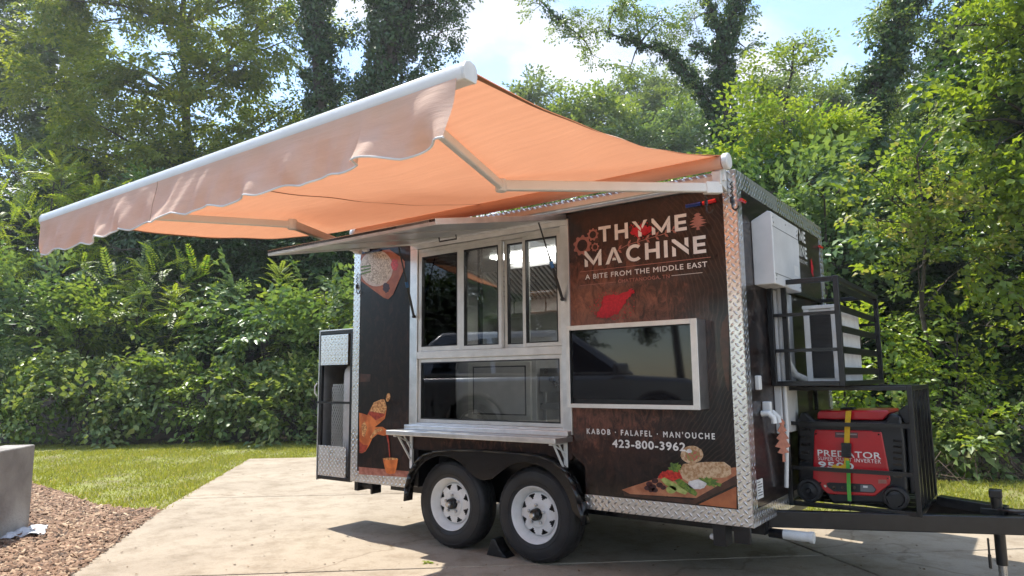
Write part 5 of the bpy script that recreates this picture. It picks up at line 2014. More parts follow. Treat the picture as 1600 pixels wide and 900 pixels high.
def spray_pinnate(pairs, length, ll, lw):
    """one feather-shaped compound leaf along +x, arching down"""
    P, D, N = [], [], []
    for i in range(pairs):
        t = .2 + .8 * i / (pairs - 1)
        x = length * t
        z = -length * .38 * t ** 2.2
        for sg in (-1, 1):
            P.append((x, 0, z))
            D.append((.55 + .5 * t, sg * 1.0, -.38 + vr.normal(0, .1)))
            N.append((0, -sg * .25, 1))
    P.append((length, 0, -length * .38))
    D.append((1, 0, -.6))
    N.append((.3, 0, 1))
    P, D, N = np.array(P, float), unit(np.array(D, float)), unit(np.array(N, float))
    l = np.full(len(P), ll) * vr.uniform(.85, 1.1, len(P))
    k = np.minimum(1, .6 + np.arange(len(P)) / len(P))
    k[-8:] *= np.linspace(1, .6, min(8, len(k)))
    l = l * k
    return leaf_verts(P, D, N, l, l * lw / ll, .1, .12)


def instance(tmpls, pos, dirs, scale, up_noise=.35, upv=(0, 0, 1)):
    """-> leaves (m,4,3), spray index"""
    n = len(pos)
    x = unit(dirs)
    up = np.array(upv) + vr.normal(0, up_noise, (n, 3))
    y = unit(np.cross(up, x))
    z = np.cross(x, y)
    Rm = np.stack([x, y, z], -1)
    out, idx = [], []
    which = vr.integers(0, len(tmpls), n)
    for k, t in enumerate(tmpls):
        s = np.where(which == k)[0]
        if not len(s):
            continue
        q = np.einsum('nij,lvj->nlvi', Rm[s], t) * scale[s][:, None, None, None] + pos[s][:, None, None, :]
        out.append(q.reshape(-1, 4, 3))
        idx.append(np.repeat(s, len(t)))
    return np.concatenate(out), np.concatenate(idx)


def leaf_object(name, leaves, tint, mat, parent, origin):
    n = len(leaves)
    V = (leaves - np.asarray(origin)).reshape(-1, 3)
    b = np.arange(n)[:, None] * 4
    F_ = np.concatenate([b + np.array([0, 1, 2]), b + np.array([0, 2, 3])], 1).reshape(-1, 3)
    return np_mesh(name, V, 0, mat, parent, np.repeat(np.clip(tint, 0, 1), 2), 3, F_)


LM = {
    'hack': leaf_mat('leaf_yellow_green', (0.090, 0.170, 0.032), (0.300, 0.345, 0.060), (1.7, 1.6, .6), .42, .5),
    'bright': leaf_mat('leaf_fresh_green', (0.081, 0.190, 0.029), (0.271, 0.340, 0.054), (1.7, 1.6, .6), .45, .34),
    'mid': leaf_mat('leaf_mid_green', (0.075, 0.150, 0.040), (0.245, 0.320, 0.085), (1.7, 1.6, .6), .38, .34),
    'blue': leaf_mat('leaf_blue_green', (0.065, 0.138, 0.060), (0.195, 0.285, 0.115), (1.7, 1.6, .6), .33, .34),
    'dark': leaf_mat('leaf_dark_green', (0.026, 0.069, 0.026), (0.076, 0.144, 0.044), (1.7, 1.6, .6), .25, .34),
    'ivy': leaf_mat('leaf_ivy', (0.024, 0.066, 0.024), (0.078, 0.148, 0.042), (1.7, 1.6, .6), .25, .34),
    'bramble': leaf_mat('leaf_bramble', (0.069, 0.139, 0.046), (0.267, 0.325, 0.128), (1.7, 1.6, .6), .33, .45, warm=(0.340, 0.340, 0.163)),
    'maple': leaf_mat('leaf_maple', (0.072, 0.152, 0.020), (0.225, 0.300, 0.041), (1.7, 1.6, .6), .47, .34),
    'tip': leaf_mat('leaf_young_tips', (0.080, 0.165, 0.026), (0.235, 0.310, 0.060), (1.7, 1.6, .6), .45, .45, warm=(0.300, 0.290, 0.131)),
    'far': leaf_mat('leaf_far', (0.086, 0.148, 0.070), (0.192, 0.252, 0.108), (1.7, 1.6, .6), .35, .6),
}
BARK = pmat('bark', (.075, .060, .048), .9, 0, c2=(.030, .024, .020), scale=14, bump=.6, bscale=30)
BARK2 = pmat('pale_bark', (.16, .135, .11), .9, 0, c2=(.07, .058, .048), scale=14, bump=.6, bscale=30)
TW = pmat('dead_twig', (.20, .14, .10), .9, 0, c2=(.09, .06, .045), scale=20)

TP = {}


def tmpl(kind, ll, lw):
    key = (kind, ll, lw)
    if key not in TP:
        if kind == 'branch':
            TP[key] = [spray_branch(46, ll * 6.2, ll, lw) for _ in range(4)]
        elif kind == 'loose':
            TP[key] = [spray_branch(30, ll * 5.5, ll, lw, 1.1, .35, .6) for _ in range(4)]
        elif kind == 'clump':
            TP[key] = [spray_clump(34, ll * 2.4, ll, lw) for _ in range(4)]
        elif kind == 'pinnate':
            TP[key] = [spray_pinnate(11, ll * 5.5, ll, lw) for _ in range(3)]
    return TP[key]


def ground_z(x, y):
    return float(hill(x, y)) - .04


def plant(name, label, cat, blobs, mat, kind='branch', ll=.11, lw=.055, dens=9.0, base=None, trunk=None, trad=.09, group=None, outward=.75, upb=.15, tint0=.4, tvar=.2, tiptint=.25, bark=None, depthr=.8, upn=.35, seed=None, hollow=.35, limbs=True, crown='crown', stem='trunk'):
    """blobs: (px, py, depth, rx_px, ry_px); a trunk of points (px, py, depth) or a plain stem up from the base"""
    C_ = [at(b[0], b[1], b[2]) for b in blobs]
    RR = [(b[3] * b[2] / FPX, b[4] * b[2] / FPX) for b in blobs]
    if trunk is not None:
        tp = [at(*q) for q in trunk]
        b0 = tp[0].copy()
        b0[2] = ground_z(b0[0], b0[1])
        tp = [b0] + tp
    else:
        cb_ = np.mean(C_, axis=0)
        if base is not None:
            cb_ = at(base, 500, np.mean([b[2] for b in blobs]))
        b0 = np.array([cb_[0], cb_[1], ground_z(cb_[0], cb_[1])])
        topz = max(c[2] for c in C_)
        tp = [b0]
        for k in range(1, 5):
            t = k / 4
            c = np.mean(C_, axis=0)
            tp.append(np.array([b0[0] + (c[0] - b0[0]) * t + vr.normal(0, .06), b0[1] + (c[1] - b0[1]) * t + vr.normal(0, .06), b0[2] + (topz - b0[2]) * t * .92]))
    root = thing(name, label, cat, tuple(b0), group)
    wood = MB()
    rs = [trad * (1 - .75 * i / (len(tp) - 1)) for i in range(len(tp))]
    wood.path([p - b0 for p in tp], rs, 8)
    pos, dirs, sc, bt = [], [], [], []
    right = np.array([CR[0], CR[1], 0])
    right /= np.linalg.norm(right)
    fwd = np.array([CF[0], CF[1], 0])
    fwd /= np.linalg.norm(fwd)
    for c, (rx, rz), b in zip(C_, RR, blobs):
        area = math.pi * rx * rz
        n = max(6, int(dens * area / (ll * ll * 12)))
        m = max(4, n // 5)
        # limb from the trunk to the clump
        j = int(np.argmin([np.linalg.norm(q - c) + max(0, q[2] - c[2]) * 2 for q in tp]))
        if limbs:
            a = tp[j]
            mid = (a + c) / 2 + np.array([0, 0, .08 * np.linalg.norm(c - a)])
            wood.path([a - b0, mid - b0, c - b0], [max(.012, rs[j] * .55), max(.010, rs[j] * .35), .008], 5)
        ry = rx * depthr
        d = unit(vr.normal(0, 1, (m, 3)))
        d[:, 2] *= .9
        tipl = vr.uniform(.7, 1.12, m)
        ends = c + (d[:, :1] * right * rx + d[:, 1:2] * fwd * ry + d[:, 2:] * np.array([0, 0, rz])) * tipl[:, None]
        for e in ends[:min(m, 16)]:
            wood.path([c - b0, (c + e) / 2 + np.array([0, 0, .03]) - b0, e - b0], [.012, .008, .004], 3, caps=False)
        for k in range(n):
            q = vr.integers(0, m)
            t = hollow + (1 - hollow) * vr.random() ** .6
            p = c + (ends[q] - c) * t + vr.normal(0, .10, 3) * min(rx, rz)
            o = unit((ends[q] - c)[None])[0]
            pos.append(p)
            dirs.append(o * outward + vr.normal(0, .55, 3) + np.array([0, 0, upb]))
            sc.append(vr.uniform(.55, 1.4))
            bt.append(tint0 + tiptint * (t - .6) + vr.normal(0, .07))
    pos, dirs, sc, bt = np.array(pos), np.array(dirs), np.array(sc), np.array(bt)
    gz = hill(pos[:, 0], pos[:, 1])
    k = pos[:, 2] > gz + .04
    pos, dirs, sc, bt = pos[k], dirs[k], sc[k], bt[k]
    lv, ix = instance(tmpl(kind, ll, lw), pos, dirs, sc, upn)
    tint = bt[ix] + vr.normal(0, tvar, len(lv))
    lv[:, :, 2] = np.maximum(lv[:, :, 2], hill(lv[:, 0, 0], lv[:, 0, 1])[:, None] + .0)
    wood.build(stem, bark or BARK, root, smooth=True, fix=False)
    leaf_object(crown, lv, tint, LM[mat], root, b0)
    return root


def ivy_trunk(name, label, trunk, rads, blobs, leaf=.10, dens=1.0, mat='ivy', extra=(), ll=.11, bdens=7, tint0=.4):
    """trunk wrapped in ivy, with leafy side clumps; trunk: (px, py, depth), rads in px (ivy thickness)"""
    tp = [at(*q) for q in trunk]
    rr = [r * q[2] / FPX for r, q in zip(rads, trunk)]
    b0 = tp[0].copy()
    b0[2] = ground_z(b0[0], b0[1])
    tp = [b0] + tp
    rr = [rr[0]] + rr
    root = thing(name, label, 'tree', tuple(b0))
    wood = MB()
    wood.path([p - b0 for p in tp], [r * .55 for r in rr], 10)
    pos, dirs, sc = [], [], []

    def clothe(pts, rads_):
        for i in range(len(pts) - 1):
            a, b = pts[i], pts[i + 1]
            le = np.linalg.norm(b - a)
            r = (rads_[i] + rads_[i + 1]) / 2
            n = int(dens * le * r * 6.28 / (leaf * leaf * 4.5))
            for _ in range(n):
                t = vr.random()
                dd = unit((b - a)[None])[0]
                o = vr.normal(0, 1, 3)
                o -= dd * (o @ dd)
                o /= np.linalg.norm(o)
                rad = (rads_[i] * (1 - t) + rads_[i + 1] * t) * (.75 + .35 * vr.random() + .22 * math.sin(t * 9 + 5 * i + 3 * math.atan2(o[1], o[0])))
                pos.append(a + (b - a) * t + o * rad)
                dirs.append(o + vr.normal(0, .3, 3))
                sc.append(vr.uniform(.7, 1.3))
    clothe(tp, rr)
    for limb, lr in extra:
        lp = [at(*q) for q in limb]
        lq = [r * q[2] / FPX for r, q in zip(lr, limb)]
        wood.path([p - b0 for p in lp], [max(.015, r * .6) for r in lq], 6)
        clothe(lp, lq)
    lv, ix = instance(tmpl('clump', leaf, leaf * .85), np.array(pos), np.array(dirs), np.array(sc), .4)
    tint = tint0 + vr.normal(0, .2, len(lv))
    allp = tp + [at(*q) for limb, _ in extra for q in limb]
    if blobs:
        P2, D2, S2 = [], [], []
        for b in blobs:
            c = at(b[0], b[1], b[2])
            rx, rz = b[3] * b[2] / FPX, b[4] * b[2] / FPX
            j = int(np.argmin([np.linalg.norm(q - c) for q in allp]))
            wood.path([allp[j] - b0, (allp[j] + c) / 2 + np.array([0, 0, .1]) - b0, c - b0], [.04, .025, .012], 5)
            n = max(5, int(bdens * math.pi * rx * rz / (ll * ll * 12)))
            m = max(4, n // 4)
            d = unit(vr.normal(0, 1, (m, 3)))
            ends = c + d * np.array([rx, rx, rz]) * vr.uniform(.6, 1.15, (m, 1))
            for e in ends[:12]:
                wood.path([c - b0, e - b0], [.012, .005], 3, caps=False)
            for k in range(n):
                q = vr.integers(0, m)
                t = .3 + .7 * vr.random() ** .6
                P2.append(c + (ends[q] - c) * t + vr.normal(0, .08, 3) * rx)
                D2.append((ends[q] - c) / rx + vr.normal(0, .6, 3) + np.array([0, 0, -.1]))
                S2.append(vr.uniform(.7, 1.2))
        l2, i2 = instance(tmpl('loose', ll, ll * .6), np.array(P2), np.array(D2), np.array(S2), .5)
        leaf_object('crown', l2, .5 + vr.normal(0, .22, len(l2)), LM[mat if not isinstance(mat, tuple) else mat[1]], root, b0)
    wood.build('trunk', BARK, root, smooth=True, fix=False)
    leaf_object('ivy', lv, tint, LM[mat if not isinstance(mat, tuple) else mat[0]], root, b0)
    return root


# ---- left side, back to front
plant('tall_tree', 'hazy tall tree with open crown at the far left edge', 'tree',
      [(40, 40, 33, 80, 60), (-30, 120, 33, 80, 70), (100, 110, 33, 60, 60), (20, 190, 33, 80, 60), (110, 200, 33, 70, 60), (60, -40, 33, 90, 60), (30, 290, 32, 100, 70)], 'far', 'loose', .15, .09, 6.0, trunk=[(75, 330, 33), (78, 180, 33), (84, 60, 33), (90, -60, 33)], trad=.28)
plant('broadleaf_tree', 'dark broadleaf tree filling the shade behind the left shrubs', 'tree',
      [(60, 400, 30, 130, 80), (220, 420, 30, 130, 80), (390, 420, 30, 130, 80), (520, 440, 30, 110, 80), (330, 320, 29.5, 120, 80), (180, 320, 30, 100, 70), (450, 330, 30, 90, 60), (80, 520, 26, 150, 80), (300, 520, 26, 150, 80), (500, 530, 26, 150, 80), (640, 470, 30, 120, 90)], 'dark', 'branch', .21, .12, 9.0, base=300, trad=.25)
hk = []
hr = np.random.default_rng(3)
for row, (y0, xa, xb) in enumerate(((-95, 60, 480), (-60, 40, 500), (-25, 40, 500), (10, 40, 490), (45, 50, 480), (80, 50, 490), (115, 40, 500), (150, 60, 515), (185, 70, 525), (215, 80, 520), (245, 100, 500), (275, 120, 470), (305, 150, 420))):
    for q in range(5):
        x_ = xa + (xb - xa) * (q + hr.uniform(.1, .9)) / 5
        hk.append((x_, y0 + hr.uniform(-14, 14), 27.0 + hr.uniform(-1.8, 1.8) - .5 * math.sin(math.pi * q / 4), hr.uniform(42, 70), hr.uniform(11, 17)))
plant('hackberry_tree', 'large spreading tree with yellow green leaf sprays above the awning', 'tree', hk, 'hack', 'branch', .17, .085, 6.6, trunk=[(300, 480, 28), (295, 300, 28), (290, 160, 28), (285, 40, 28), (290, -60, 28)], trad=.30, depthr=.8, tint0=.5, tiptint=.6, upn=.16, upb=-.05, bark=BARK2, hollow=.15)
plant('leafy_tree', 'bright pinnate leaved young tree at the left below the hazy crown', 'tree',
      [(20, 270, 20.8, 70, 34), (95, 300, 20.4, 60, 34), (-20, 350, 19.8, 70, 40), (160, 320, 20.2, 45, 30), (60, 380, 19.4, 90, 40), (190, 390, 19.2, 60, 40), (-10, 430, 18.7, 70, 40), (130, 440, 18.5, 80, 40)], 'bright', 'pinnate', .125, .042, 4.5, depthr=.5, base=60, trad=.07, tint0=.55, tiptint=.4)
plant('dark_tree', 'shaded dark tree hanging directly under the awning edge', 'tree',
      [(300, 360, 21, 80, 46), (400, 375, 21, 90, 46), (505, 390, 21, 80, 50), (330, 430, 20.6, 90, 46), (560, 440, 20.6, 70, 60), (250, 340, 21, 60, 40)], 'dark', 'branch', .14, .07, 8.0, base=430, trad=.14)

def bank(py):
    """the hedge leans back up the bank"""
    return 14.95 + .0135 * (662 - py)


shr = [
    ('glossy_shrub', 'glossy green shrub by the left edge behind the brambles', (20, 500, 17.1), 85, 60, 'blue', 'branch', .15, .085),
    ('glossy_shrub', 'mid green shrub with pale tips, second from the left edge', (120, 500, 16.9), 75, 58, 'mid', 'branch', .14, .075),
    ('sumac', 'feathery sumac thicket in the middle of the left hedge', (215, 470, 16.8), 80, 50, 'mid', 'pinnate', .13, .042),
    ('sumac', 'feathery sumac with yellow green tips left of the tall fern-like one', (305, 485, 16.7), 75, 55, 'bright', 'pinnate', .125, .040),
    ('glossy_shrub', 'dense rounded shrub just left of the gas locker', (405, 520, 16.6), 70, 55, 'blue', 'branch', .15, .085),
    ('glossy_shrub', 'leafy shrub directly behind the gas locker', (500, 510, 16.6), 75, 65, 'mid', 'branch', .15, .085),
    ('glossy_shrub', 'leafy shrub half hidden by the rear corner of the trailer', (580, 520, 16.6), 60, 70, 'blue', 'branch', .15, .085),
]
for nm, lab, (px, py, dp), rx, ry, mt, kd, ll_, lw_ in shr:
    bl = []
    for q in range(9):
        yy = py + (q / 8 * 1.5 - .85) * ry + vr.uniform(-6, 6)
        bl.append((px + vr.uniform(-.6, .6) * rx, yy, bank(yy) + vr.uniform(-.1, .25), rx * .5, ry * .36))
    plant(nm, lab, 'shrub', bl, mt, kd, ll_, lw_, 2.7, depthr=.6, base=px, trad=.04, group='shrubs of the left hedge', upb=.35, tiptint=.45, limbs=True, crown='foliage', stem='stem')

# sumac crowns that stand out: whorls of feather leaves on a bare stem
def sumac(label, px, py, dp, n, ll_, mt='bright', tint=.5, name='sumac'):
    top = at(px, py, dp)
    b0 = np.array([top[0] + .3, top[1] + .35, ground_z(top[0], top[1])])
    root = thing(name, label, 'shrub', tuple(b0), 'shrubs of the left hedge')
    MB().path([(0, 0, 0), tuple((top - b0) * .5 + np.array([.08, 0, 0])), tuple(top - b0)], [.02, .014, .008], 6).build('stem', BARK2, root, smooth=True, fix=False)
    P, D, S_ = [], [], []
    hh = (top[2] - b0[2]) * .62
    for k in range(n):
        t = k / n
        a = k * 2.4 + vr.normal(0, .3)
        el = 1.2 * t - .15 + vr.normal(0, .12)
        P.append(top + (b0 - top) / (top[2] - b0[2]) * hh * (1 - t) ** 1.4)
        D.append((math.cos(a) * math.cos(el), math.sin(a) * math.cos(el), math.sin(el)))
        S_.append((.6 + .5 * (1 - t)) * vr.uniform(.8, 1.15))
    lv, ix = instance([spray_pinnate(11, ll_ * 4.6, ll_, ll_ * .32) for _ in range(3)], np.array(P), np.array(D, float), np.array(S_), .1)
    leaf_object('foliage', lv, tint + .3 * (ix / n) + vr.normal(0, .1, len(lv)), LM[mt], root, b0)


sumac('tall fern-like sumac rising left of the open hatch', 437, 425, bank(425) - .4, 60, .16, 'mid', .5)
sumac('small bright sumac crown at centre of the left hedge', 270, 460, bank(460) - .3, 50, .13, 'bright', .6)
sumac('small upright sumac below the tall fern-like one', 432, 492, bank(492) - .3, 40, .11, 'bright', .6)

bx_list = [(-25, 'leftmost mound of brambles in front of the hedge'), (60, 'second mound of brambles from the left edge'), (140, 'third mound of brambles from the left edge'), (225, 'bramble mound in the middle of the left hedge front'), (310, 'bramble mound right of the hedge middle'), (395, 'bramble mound two left of the gas locker'), (475, 'bramble mound beside the gas locker'), (550, 'bramble mound hidden behind the gas locker')]
for k, (px, lab) in enumerate(bx_list):
    bl = []
    for q in range(9):
        yy = 568 + 94 * (q + vr.random()) / 9
        bl.append((px + vr.uniform(-50, 50), yy, bank(yy) + vr.uniform(-.1, .15), vr.uniform(30, 46), vr.uniform(22, 32)))
    plant('bramble_bush', lab, 'bush', bl, 'bramble' if k % 3 != 1 else 'mid', 'clump' if k % 2 else 'loose', .125, .085, 2.9, depthr=.6, base=px, trad=.02, group='brambles along the lawn', upb=.1, tint0=.42, tvar=.24, tiptint=.3, limbs=True, crown='foliage', stem='stem')

# ---- ivy clad trees in the middle
ivy_trunk('ivy_clad_tree', 'slim ivy covered trunk rising above the awning, left of a thicker one', [(505, 330, 23), (500, 160, 23), (497, 80, 23), (495, 0, 23), (493, -70, 23)], [16, 17, 18, 20, 20],
          [(548, 72, 23, 16, 16), (458, 40, 23, 10, 22), (555, 45, 23, 12, 10), (530, 108, 23, 10, 10)], .11, 1.0)
ivy_trunk('ivy_clad_tree', 'thick ivy covered trunk behind the peak of the awning', [(585, 330, 23), (585, 170, 23), (602, 95, 23), (625, 20, 23), (640, -70, 23)], [28, 30, 28, 36, 40],
          [(690, 50, 23, 32, 30), (700, 5, 23, 32, 26), (655, 100, 23, 20, 22), (578, 60, 23, 10, 18), (552, 128, 23, 18, 14), (590, -10, 23, 20, 20), (680, -30, 23, 50, 24), (645, 140, 23, 16, 14), (545, 152, 23, 14, 10)], .11, 1.05)
# ---- distant trees beyond
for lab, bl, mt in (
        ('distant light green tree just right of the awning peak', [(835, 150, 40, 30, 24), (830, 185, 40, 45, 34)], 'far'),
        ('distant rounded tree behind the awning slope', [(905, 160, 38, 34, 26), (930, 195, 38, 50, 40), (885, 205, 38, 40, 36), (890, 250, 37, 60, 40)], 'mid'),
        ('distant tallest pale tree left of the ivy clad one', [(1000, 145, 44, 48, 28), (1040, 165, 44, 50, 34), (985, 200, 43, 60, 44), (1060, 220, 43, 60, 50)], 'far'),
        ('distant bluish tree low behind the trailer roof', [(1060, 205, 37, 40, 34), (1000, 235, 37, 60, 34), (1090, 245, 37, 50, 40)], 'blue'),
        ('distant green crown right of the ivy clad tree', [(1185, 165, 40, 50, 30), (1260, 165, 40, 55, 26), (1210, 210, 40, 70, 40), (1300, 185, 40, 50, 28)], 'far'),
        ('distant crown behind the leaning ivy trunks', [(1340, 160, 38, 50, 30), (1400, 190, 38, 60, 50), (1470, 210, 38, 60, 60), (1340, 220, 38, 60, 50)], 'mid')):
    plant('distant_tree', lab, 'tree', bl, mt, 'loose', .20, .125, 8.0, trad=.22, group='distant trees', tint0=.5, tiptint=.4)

ivy_trunk('ivy_clad_tree', 'tall forked ivy clad tree with long limb reaching left over trailer', [(1160, 330, 22), (1143, 240, 22), (1130, 190, 22), (1127, 120, 22), (1132, 60, 22), (1152, 0, 22), (1165, -60, 22)], [24, 22, 17, 15, 12, 11, 10],
          [(845, 8, 21.5, 26, 12), (880, 35, 21.5, 24, 12), (905, 62, 21.5, 22, 13), (935, 50, 21.5, 20, 12), (958, 18, 21.5, 30, 13), (925, 85, 21.5, 14, 9), (990, 10, 21.6, 30, 14), (1000, 55, 21.6, 24, 13), (985, 105, 21.6, 15, 11), (1035, 30, 21.7, 28, 18), (1050, 65, 21.8, 24, 14), (1030, 100, 21.8, 14, 9), (1085, 30, 21.8, 20, 18), (1085, 95, 22, 20, 16), (1160, 20, 22, 22, 22), (1165, 75, 22, 14, 18), (1165, 115, 22, 12, 14), (1105, 130, 22, 14, 18), (1120, 10, 22, 18, 18), (1065, 140, 21.8, 16, 12), (1150, 150, 22, 12, 16)],
          .085, 1.0, ('ivy', 'mid'),
          extra=[([(1136, 215, 22), (1105, 160, 22), (1075, 118, 21.9), (1045, 85, 21.8), (1000, 68, 21.6), (950, 52, 21.5)], [13, 9, 8, 6, 4, 2]), ([(1125, 95, 22), (1100, 78, 21.9), (1075, 70, 21.8)], [6, 4, 3]), ([(1128, 70, 22), (1112, 20, 22), (1095, -30, 22)], [7, 5, 4]), ([(905, 55, 21.5), (870, 28, 21.5), (835, -8, 21.5)], [2, 2, 1])], ll=.085, bdens=4.6)
plant('young_tree', 'slender open young tree against the sky beside the ivy clad one', 'tree',
      [(1250, 75, 19, 22, 14), (1265, 70, 19, 14, 10), (1205, 112, 19, 24, 16), (1190, 135, 19, 18, 12), (1240, 115, 19, 20, 14), (1220, 150, 19, 30, 16), (1258, 98, 19, 14, 10), (1225, 85, 19, 12, 10)], 'mid', 'loose', .095, .058, 4.5, trunk=[(1222, 330, 19), (1222, 200, 19), (1228, 160, 19), (1238, 110, 19), (1240, 70, 19)], trad=.09, tint0=.6)
plant('leafy_tree', 'yellow green bushy tree beyond the front corner of the trailer', 'tree',
      [(1185, 195, 16.5, 36, 26), (1240, 190, 16.5, 40, 28), (1200, 235, 16.2, 46, 34), (1265, 235, 16.2, 44, 34), (1160, 250, 16.5, 30, 36), (1230, 280, 16, 60, 40), (1310, 225, 16.4, 40, 30), (1300, 280, 16, 50, 40)], 'bright', 'branch', .11, .062, 4.6, trad=.12, tint0=.5, tiptint=.45)
ivy_trunk('ivy_clad_tree', 'left one of two leaning ivy trunks at the right', [(1335, 330, 18), (1345, 250, 18), (1362, 160, 18), (1395, 70, 18), (1425, 0, 18), (1450, -60, 18)], [20, 21, 19, 18, 17, 16],
          [(1370, 110, 18, 20, 26), (1385, 40, 18, 26, 26), (1420, 100, 18, 24, 26), (1440, 30, 18, 24, 24), (1405, 165, 18, 22, 30), (1350, 195, 18, 20, 26), (1395, 220, 18, 26, 26), (1375, 10, 18, 22, 22), (1430, -20, 18, 40, 22)], .10, 1.0, ('ivy', 'mid'), ll=.095, bdens=6.5)
ivy_trunk('ivy_clad_tree', 'right one of two leaning ivy trunks, leaning further', [(1400, 350, 18.6), (1425, 240, 18.6), (1452, 150, 18.6), (1485, 70, 18.6), (1515, 0, 18.6), (1545, -60, 18.6)], [16, 15, 13, 12, 11, 10],
          [(1480, 130, 18.6, 22, 14), (1500, 90, 18.6, 24, 14), (1470, 40, 18.6, 22, 18), (1510, 150, 18.6, 24, 12), (1440, 200, 18.6, 24, 20), (1490, 190, 18.6, 34, 16), (1540, 20, 18.6, 28, 18), (1480, -10, 18.6, 30, 16), (1540, 190, 18.6, 36, 20)], .095, 1.0, ('ivy', 'mid'), ll=.09, bdens=5.5,
          extra=[([(1460, 135, 18.6), (1495, 125, 18.6), (1535, 118, 18.6)], [5, 4, 3]), ([(1475, 95, 18.6), (1440, 75, 18.6), (1415, 60, 18.6)], [4, 3, 2])])
# ---- right side
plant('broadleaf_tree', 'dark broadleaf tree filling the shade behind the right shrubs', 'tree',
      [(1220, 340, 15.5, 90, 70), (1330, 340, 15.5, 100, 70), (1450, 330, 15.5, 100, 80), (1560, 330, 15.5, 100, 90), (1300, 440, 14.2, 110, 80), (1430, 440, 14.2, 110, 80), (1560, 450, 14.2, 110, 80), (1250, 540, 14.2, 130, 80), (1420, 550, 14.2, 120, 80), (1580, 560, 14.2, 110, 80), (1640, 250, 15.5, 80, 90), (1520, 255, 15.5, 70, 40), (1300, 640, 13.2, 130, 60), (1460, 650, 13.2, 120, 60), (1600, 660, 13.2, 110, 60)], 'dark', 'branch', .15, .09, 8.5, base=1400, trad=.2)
plant('leafy_shrub', 'blue green large leaved shrub above the trailer cage', 'shrub',
      [(1205, 300, 12.97, 40, 34), (1260, 285, 13.09, 46, 34), (1310, 300, 12.97, 44, 34), (1230, 350, 12.60, 50, 34), (1300, 360, 12.53, 50, 34), (1350, 320, 12.82, 34, 34), (1360, 390, 12.30, 46, 36), (1310, 420, 12.07, 44, 36), (1250, 410, 12.15, 44, 36)], 'blue', 'loose', .125, .095, 4.2, depthr=.5, trad=.06, tint0=.5, tiptint=.4)
plant('young_maple', 'yellow green young maple with reddish tips right of the cage', 'tree',
      [(1462, 205, 10.81, 12, 18), (1455, 245, 10.75, 26, 22), (1425, 285, 10.68, 32, 24), (1485, 275, 10.70, 34, 26), (1395, 315, 10.63, 32, 22), (1455, 325, 10.62, 40, 26), (1510, 330, 10.61, 36, 28), (1410, 365, 10.55, 40, 26), (1480, 385, 10.52, 44, 28), (1370, 345, 10.59, 26, 20), (1435, 420, 10.47, 44, 26), (1530, 400, 10.50, 36, 28), (1360, 270, 10.71, 16, 12)], 'tip', 'loose', .085, .070, 3.6, depthr=.7, base=1455, trad=.05, tint0=.62, tiptint=.5, upb=.45)
plant('maple_tree', 'big bright maple at the right edge with broad leaves', 'tree',
      [(1575, 30, 11.16, 50, 34), (1540, 85, 11.07, 46, 32), (1600, 110, 11.03, 50, 36), (1555, 150, 10.96, 50, 32), (1620, 190, 10.90, 50, 40), (1560, 225, 10.84, 46, 34), (1600, 275, 10.76, 48, 36), (1545, 300, 10.72, 34, 34), (1590, 345, 10.65, 46, 36), (1625, 60, 11.11, 40, 40), (1515, 40, 11.14, 30, 24), (1610, 410, 10.55, 46, 36), (1565, 440, 10.50, 44, 30), (1600, -40, 11.27, 60, 40), (1690, 200, 10.88, 60, 120), (1510, 190, 10.90, 24, 24)], 'maple', 'loose', .105, .088, 4.2, trunk=[(1660, 600, 11), (1640, 400, 11), (1625, 200, 11), (1610, 50, 11), (1600, -60, 11)], trad=.12, tint0=.58, tiptint=.45)
vm = [(1435, 490, 10.91, 40, 24), (1395, 525, 10.65, 44, 28), (1475, 535, 10.58, 44, 28), (1540, 510, 10.76, 44, 26), (1600, 540, 10.55, 44, 28), (1440, 575, 10.29, 46, 28), (1510, 590, 10.19, 46, 28), (1570, 600, 10.11, 46, 28)]
plant('vine_mound', 'bright green vine mound right of the cage', 'bush', vm, 'bright', 'loose', .095, .055, 3.2, base=1480, depthr=.5, trad=.03, tint0=.5, tiptint=.5, upb=.2, crown='foliage', stem='stem')
plant('vine_mound', 'bright green vines seen through and behind the black cages', 'bush', [(1345, 540, 10.55, 44, 30), (1300, 580, 10.26, 44, 32), (1370, 600, 10.11, 44, 30), (1320, 640, 9.83, 46, 30), (1270, 620, 9.97, 40, 36), (1400, 640, 9.83, 44, 28), (1250, 560, 10.40, 34, 40), (1230, 650, 9.75, 40, 40)], 'bright', 'loose', .095, .055, 3.2, base=1330, depthr=.5, trad=.03, tint0=.45, tiptint=.5, upb=.2, crown='foliage', stem='stem')
plant('bramble_bush', 'pale large leaved brambles on the lawn edge right of the generator', 'bush', [(1490, 670, 9.61, 40, 24), (1545, 665, 9.65, 40, 26), (1500, 700, 9.39, 40, 22), (1600, 680, 9.54, 44, 30), (1440, 655, 9.72, 40, 26), (1590, 715, 9.29, 40, 20), (1640, 660, 9.68, 40, 40)], 'bramble', 'loose', .105, .085, 3.2, base=1530, depthr=.5, trad=.02, tint0=.5, crown='foliage', stem='stem')
plant('bramble_bush', 'brambles low behind the generator cage', 'bush', [(1390, 690, 9.47, 40, 28), (1440, 700, 9.39, 36, 24), (1340, 690, 9.47, 44, 34), (1280, 690, 9.47, 44, 34), (1230, 700, 9.39, 40, 34), (1180, 690, 9.47, 40, 40)], 'bramble', 'loose', .105, .085, 3.2, base=1360, depthr=.5, trad=.02, tint0=.42, crown='foliage', stem='stem')
